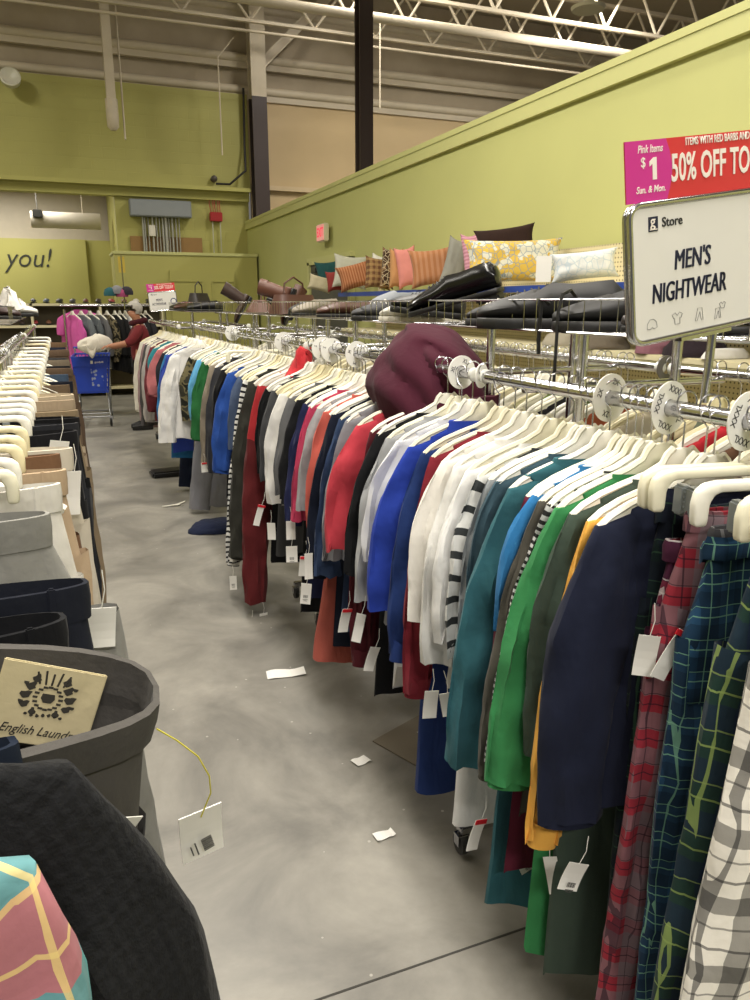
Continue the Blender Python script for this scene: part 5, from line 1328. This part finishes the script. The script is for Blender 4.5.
# ============================================================ FLOOR LITTER
def paper(px, py, w, l, rz, label, k=0, name='paper_slip'):
    q = at(px, py, z=0); mb = MB(); R = []
    for i in range(9):
        f = i/8; x = -l/2+l*f; z = .002+.012*abs(sin(f*5+k))*abs(f-.4)
        R.append([(x, -w/2, z), (x, w/2, z+.004*sin(f*6)), (x, w/2, z+.0012+.004*sin(f*6)), (x, -w/2, z+.0012)])
    mb.loft(R, True, True); o = tag(mb.build(name, plain('e9e7e2', .6), None, False), label, 'paper', 'paper slips on the aisle floor'); o.location = (q.x, q.y, .001); o.rotation_euler = (0, 0, rz)
paper(286, 674, .075, .17, -.15, 'long crumpled white paper slip on the aisle floor beside the rack')
paper(361, 762, .045, .06, .3, 'small white paper scrap in the middle of the floor slips', 1)
paper(384, 836, .035, .065, .1, 'white paper scrap nearest the camera on the aisle floor', 2)
paper(420, 866, .03, .04, .8, 'scrap of white paper under the edge of the rack', 3) if False else None
g = thing('cardboard_sheet', 'brown cardboard sheet lying under the right rack', 'cardboard', (1.12, 2.32, .002), .4)
MB().box((0, 0, .003), (.30, .22, .005), bev=.001).build('sheet', plain('7b7263', .8), g, False); MB().box((.05, -.02, .0065), (.08, .10, .001)).build('pale_patch', plain('b9b4a8', .7), g, False)
q = at(165, 478, z=0)
g = thing('pouch', 'flat black pouch lying on the floor by the right racks', 'pouch', (q.x+.05, q.y+.1, .002), .1)
MB().box((0, 0, .03), (.34, .2, .058), bev=.018).build('pouch_body', plain('131316', .4), g); MB().box((0, -.101, .045), (.28, .003, .004)).build('zip', plain('5a5a5c', .4), g, False)
q = at(212, 530, z=.0); R = []
for i in range(6):
    f = i/5; R.append([(.22*cos(a)*(1-.3*f*f)*(1+.2*noise.noise(Vector((a, f, 3)))), .14*sin(a)*(1-.3*f*f), .06*f+.012*noise.noise(Vector((a*2, f*4, 2)))) for a in [2*pi*k/24 for k in range(24)]])
o = tag(MB().loft(R, True, True).build('crumpled_garment', fb('1b2440'), None), 'crumpled navy garment on the floor under the right rack', 'garment'); o.location = (q.x+.05, q.y, .004)
q = at(182, 507, z=0); hh = hanger((q.x, q.y, .01), .4, 'white hanger dropped on the floor by the right racks', 'dropped hanger', 'plain', 0); hh.rotation_euler = (pi/2-.02, 0, .5); hh.scale = (.5, .5, .5); hh.location.z = .012

# ============================================================ LIGHT, WORLD, CAMERA
def area(x, y, z, sx, sy, p, col=(1, .95, .86)):
    l = bpy.data.lights.new('unseen_area_light', 'AREA'); l.shape = 'RECTANGLE'; l.size = sx; l.size_y = sy; l.energy = p; l.color = col  # one name for the store's overhead lamps and the added fill lights
    o = bpy.data.objects.new('unseen_area_light', l); COL.objects.link(o); o.location = (x, y, z); return o
def uplight(x, y, z, sx, sy, p):
    o = area(x, y, z, sx, sy, p); o.rotation_euler = (pi, 0, 0); return o  # added upward fill that brightens the ceiling, no fixture of its own
area(.2, .8, 5.0, .4, 3.0, 190); area(.7, 5.2, 5.0, .4, 2.6, 190); area(-3.0, 3, 5.0, .4, 4, 90)
area(2.8, 2, 5.0, .4, 3, 60); area(9, 11.5, 6.6, .5, 4, 330); area(-1.5, 18.3, 4.05, 3, 1.5, 150)
area(5.2, 11.8, 7.3, .4, 2.4, 260); area(-3.4, 11.2, 7.2, .4, 3, 360)  # second one added out of view on the left to light the back
area(.4, -3.8, 5.0, 3.0, .4, 330)  # fill added behind the camera to light garment fronts and tags
for x, y in ((.2, .8), (-3.0, 3), (.7, 5.2), (2.8, 2)): uplight(x, y, 5.1, .4, 3, 120)
uplight(8, 10.5, 5.4, .4, 3, 70)
w = bpy.data.worlds.new('World'); scn.world = w; w.use_nodes = True
w.node_tree.nodes['Background'].inputs[0].default_value = (1, .95, .88, 1); w.node_tree.nodes['Background'].inputs[1].default_value = .13
cam = bpy.data.cameras.new('camera'); co_ = bpy.data.objects.new('camera', cam); COL.objects.link(co_)
cam.sensor_fit = 'VERTICAL'; cam.sensor_height = 24; cam.lens = F/1000*24
co_.location = (0, 0, H); co_.rotation_euler = (pi/2-PITCH, 0, -TH); cam.clip_start = .05; scn.camera = co_
scn.view_settings.view_transform = 'Standard'; scn.view_settings.look = 'None'; scn.view_settings.gamma = 1; scn.view_settings.exposure = 0.18
scn.view_settings.use_curve_mapping = False
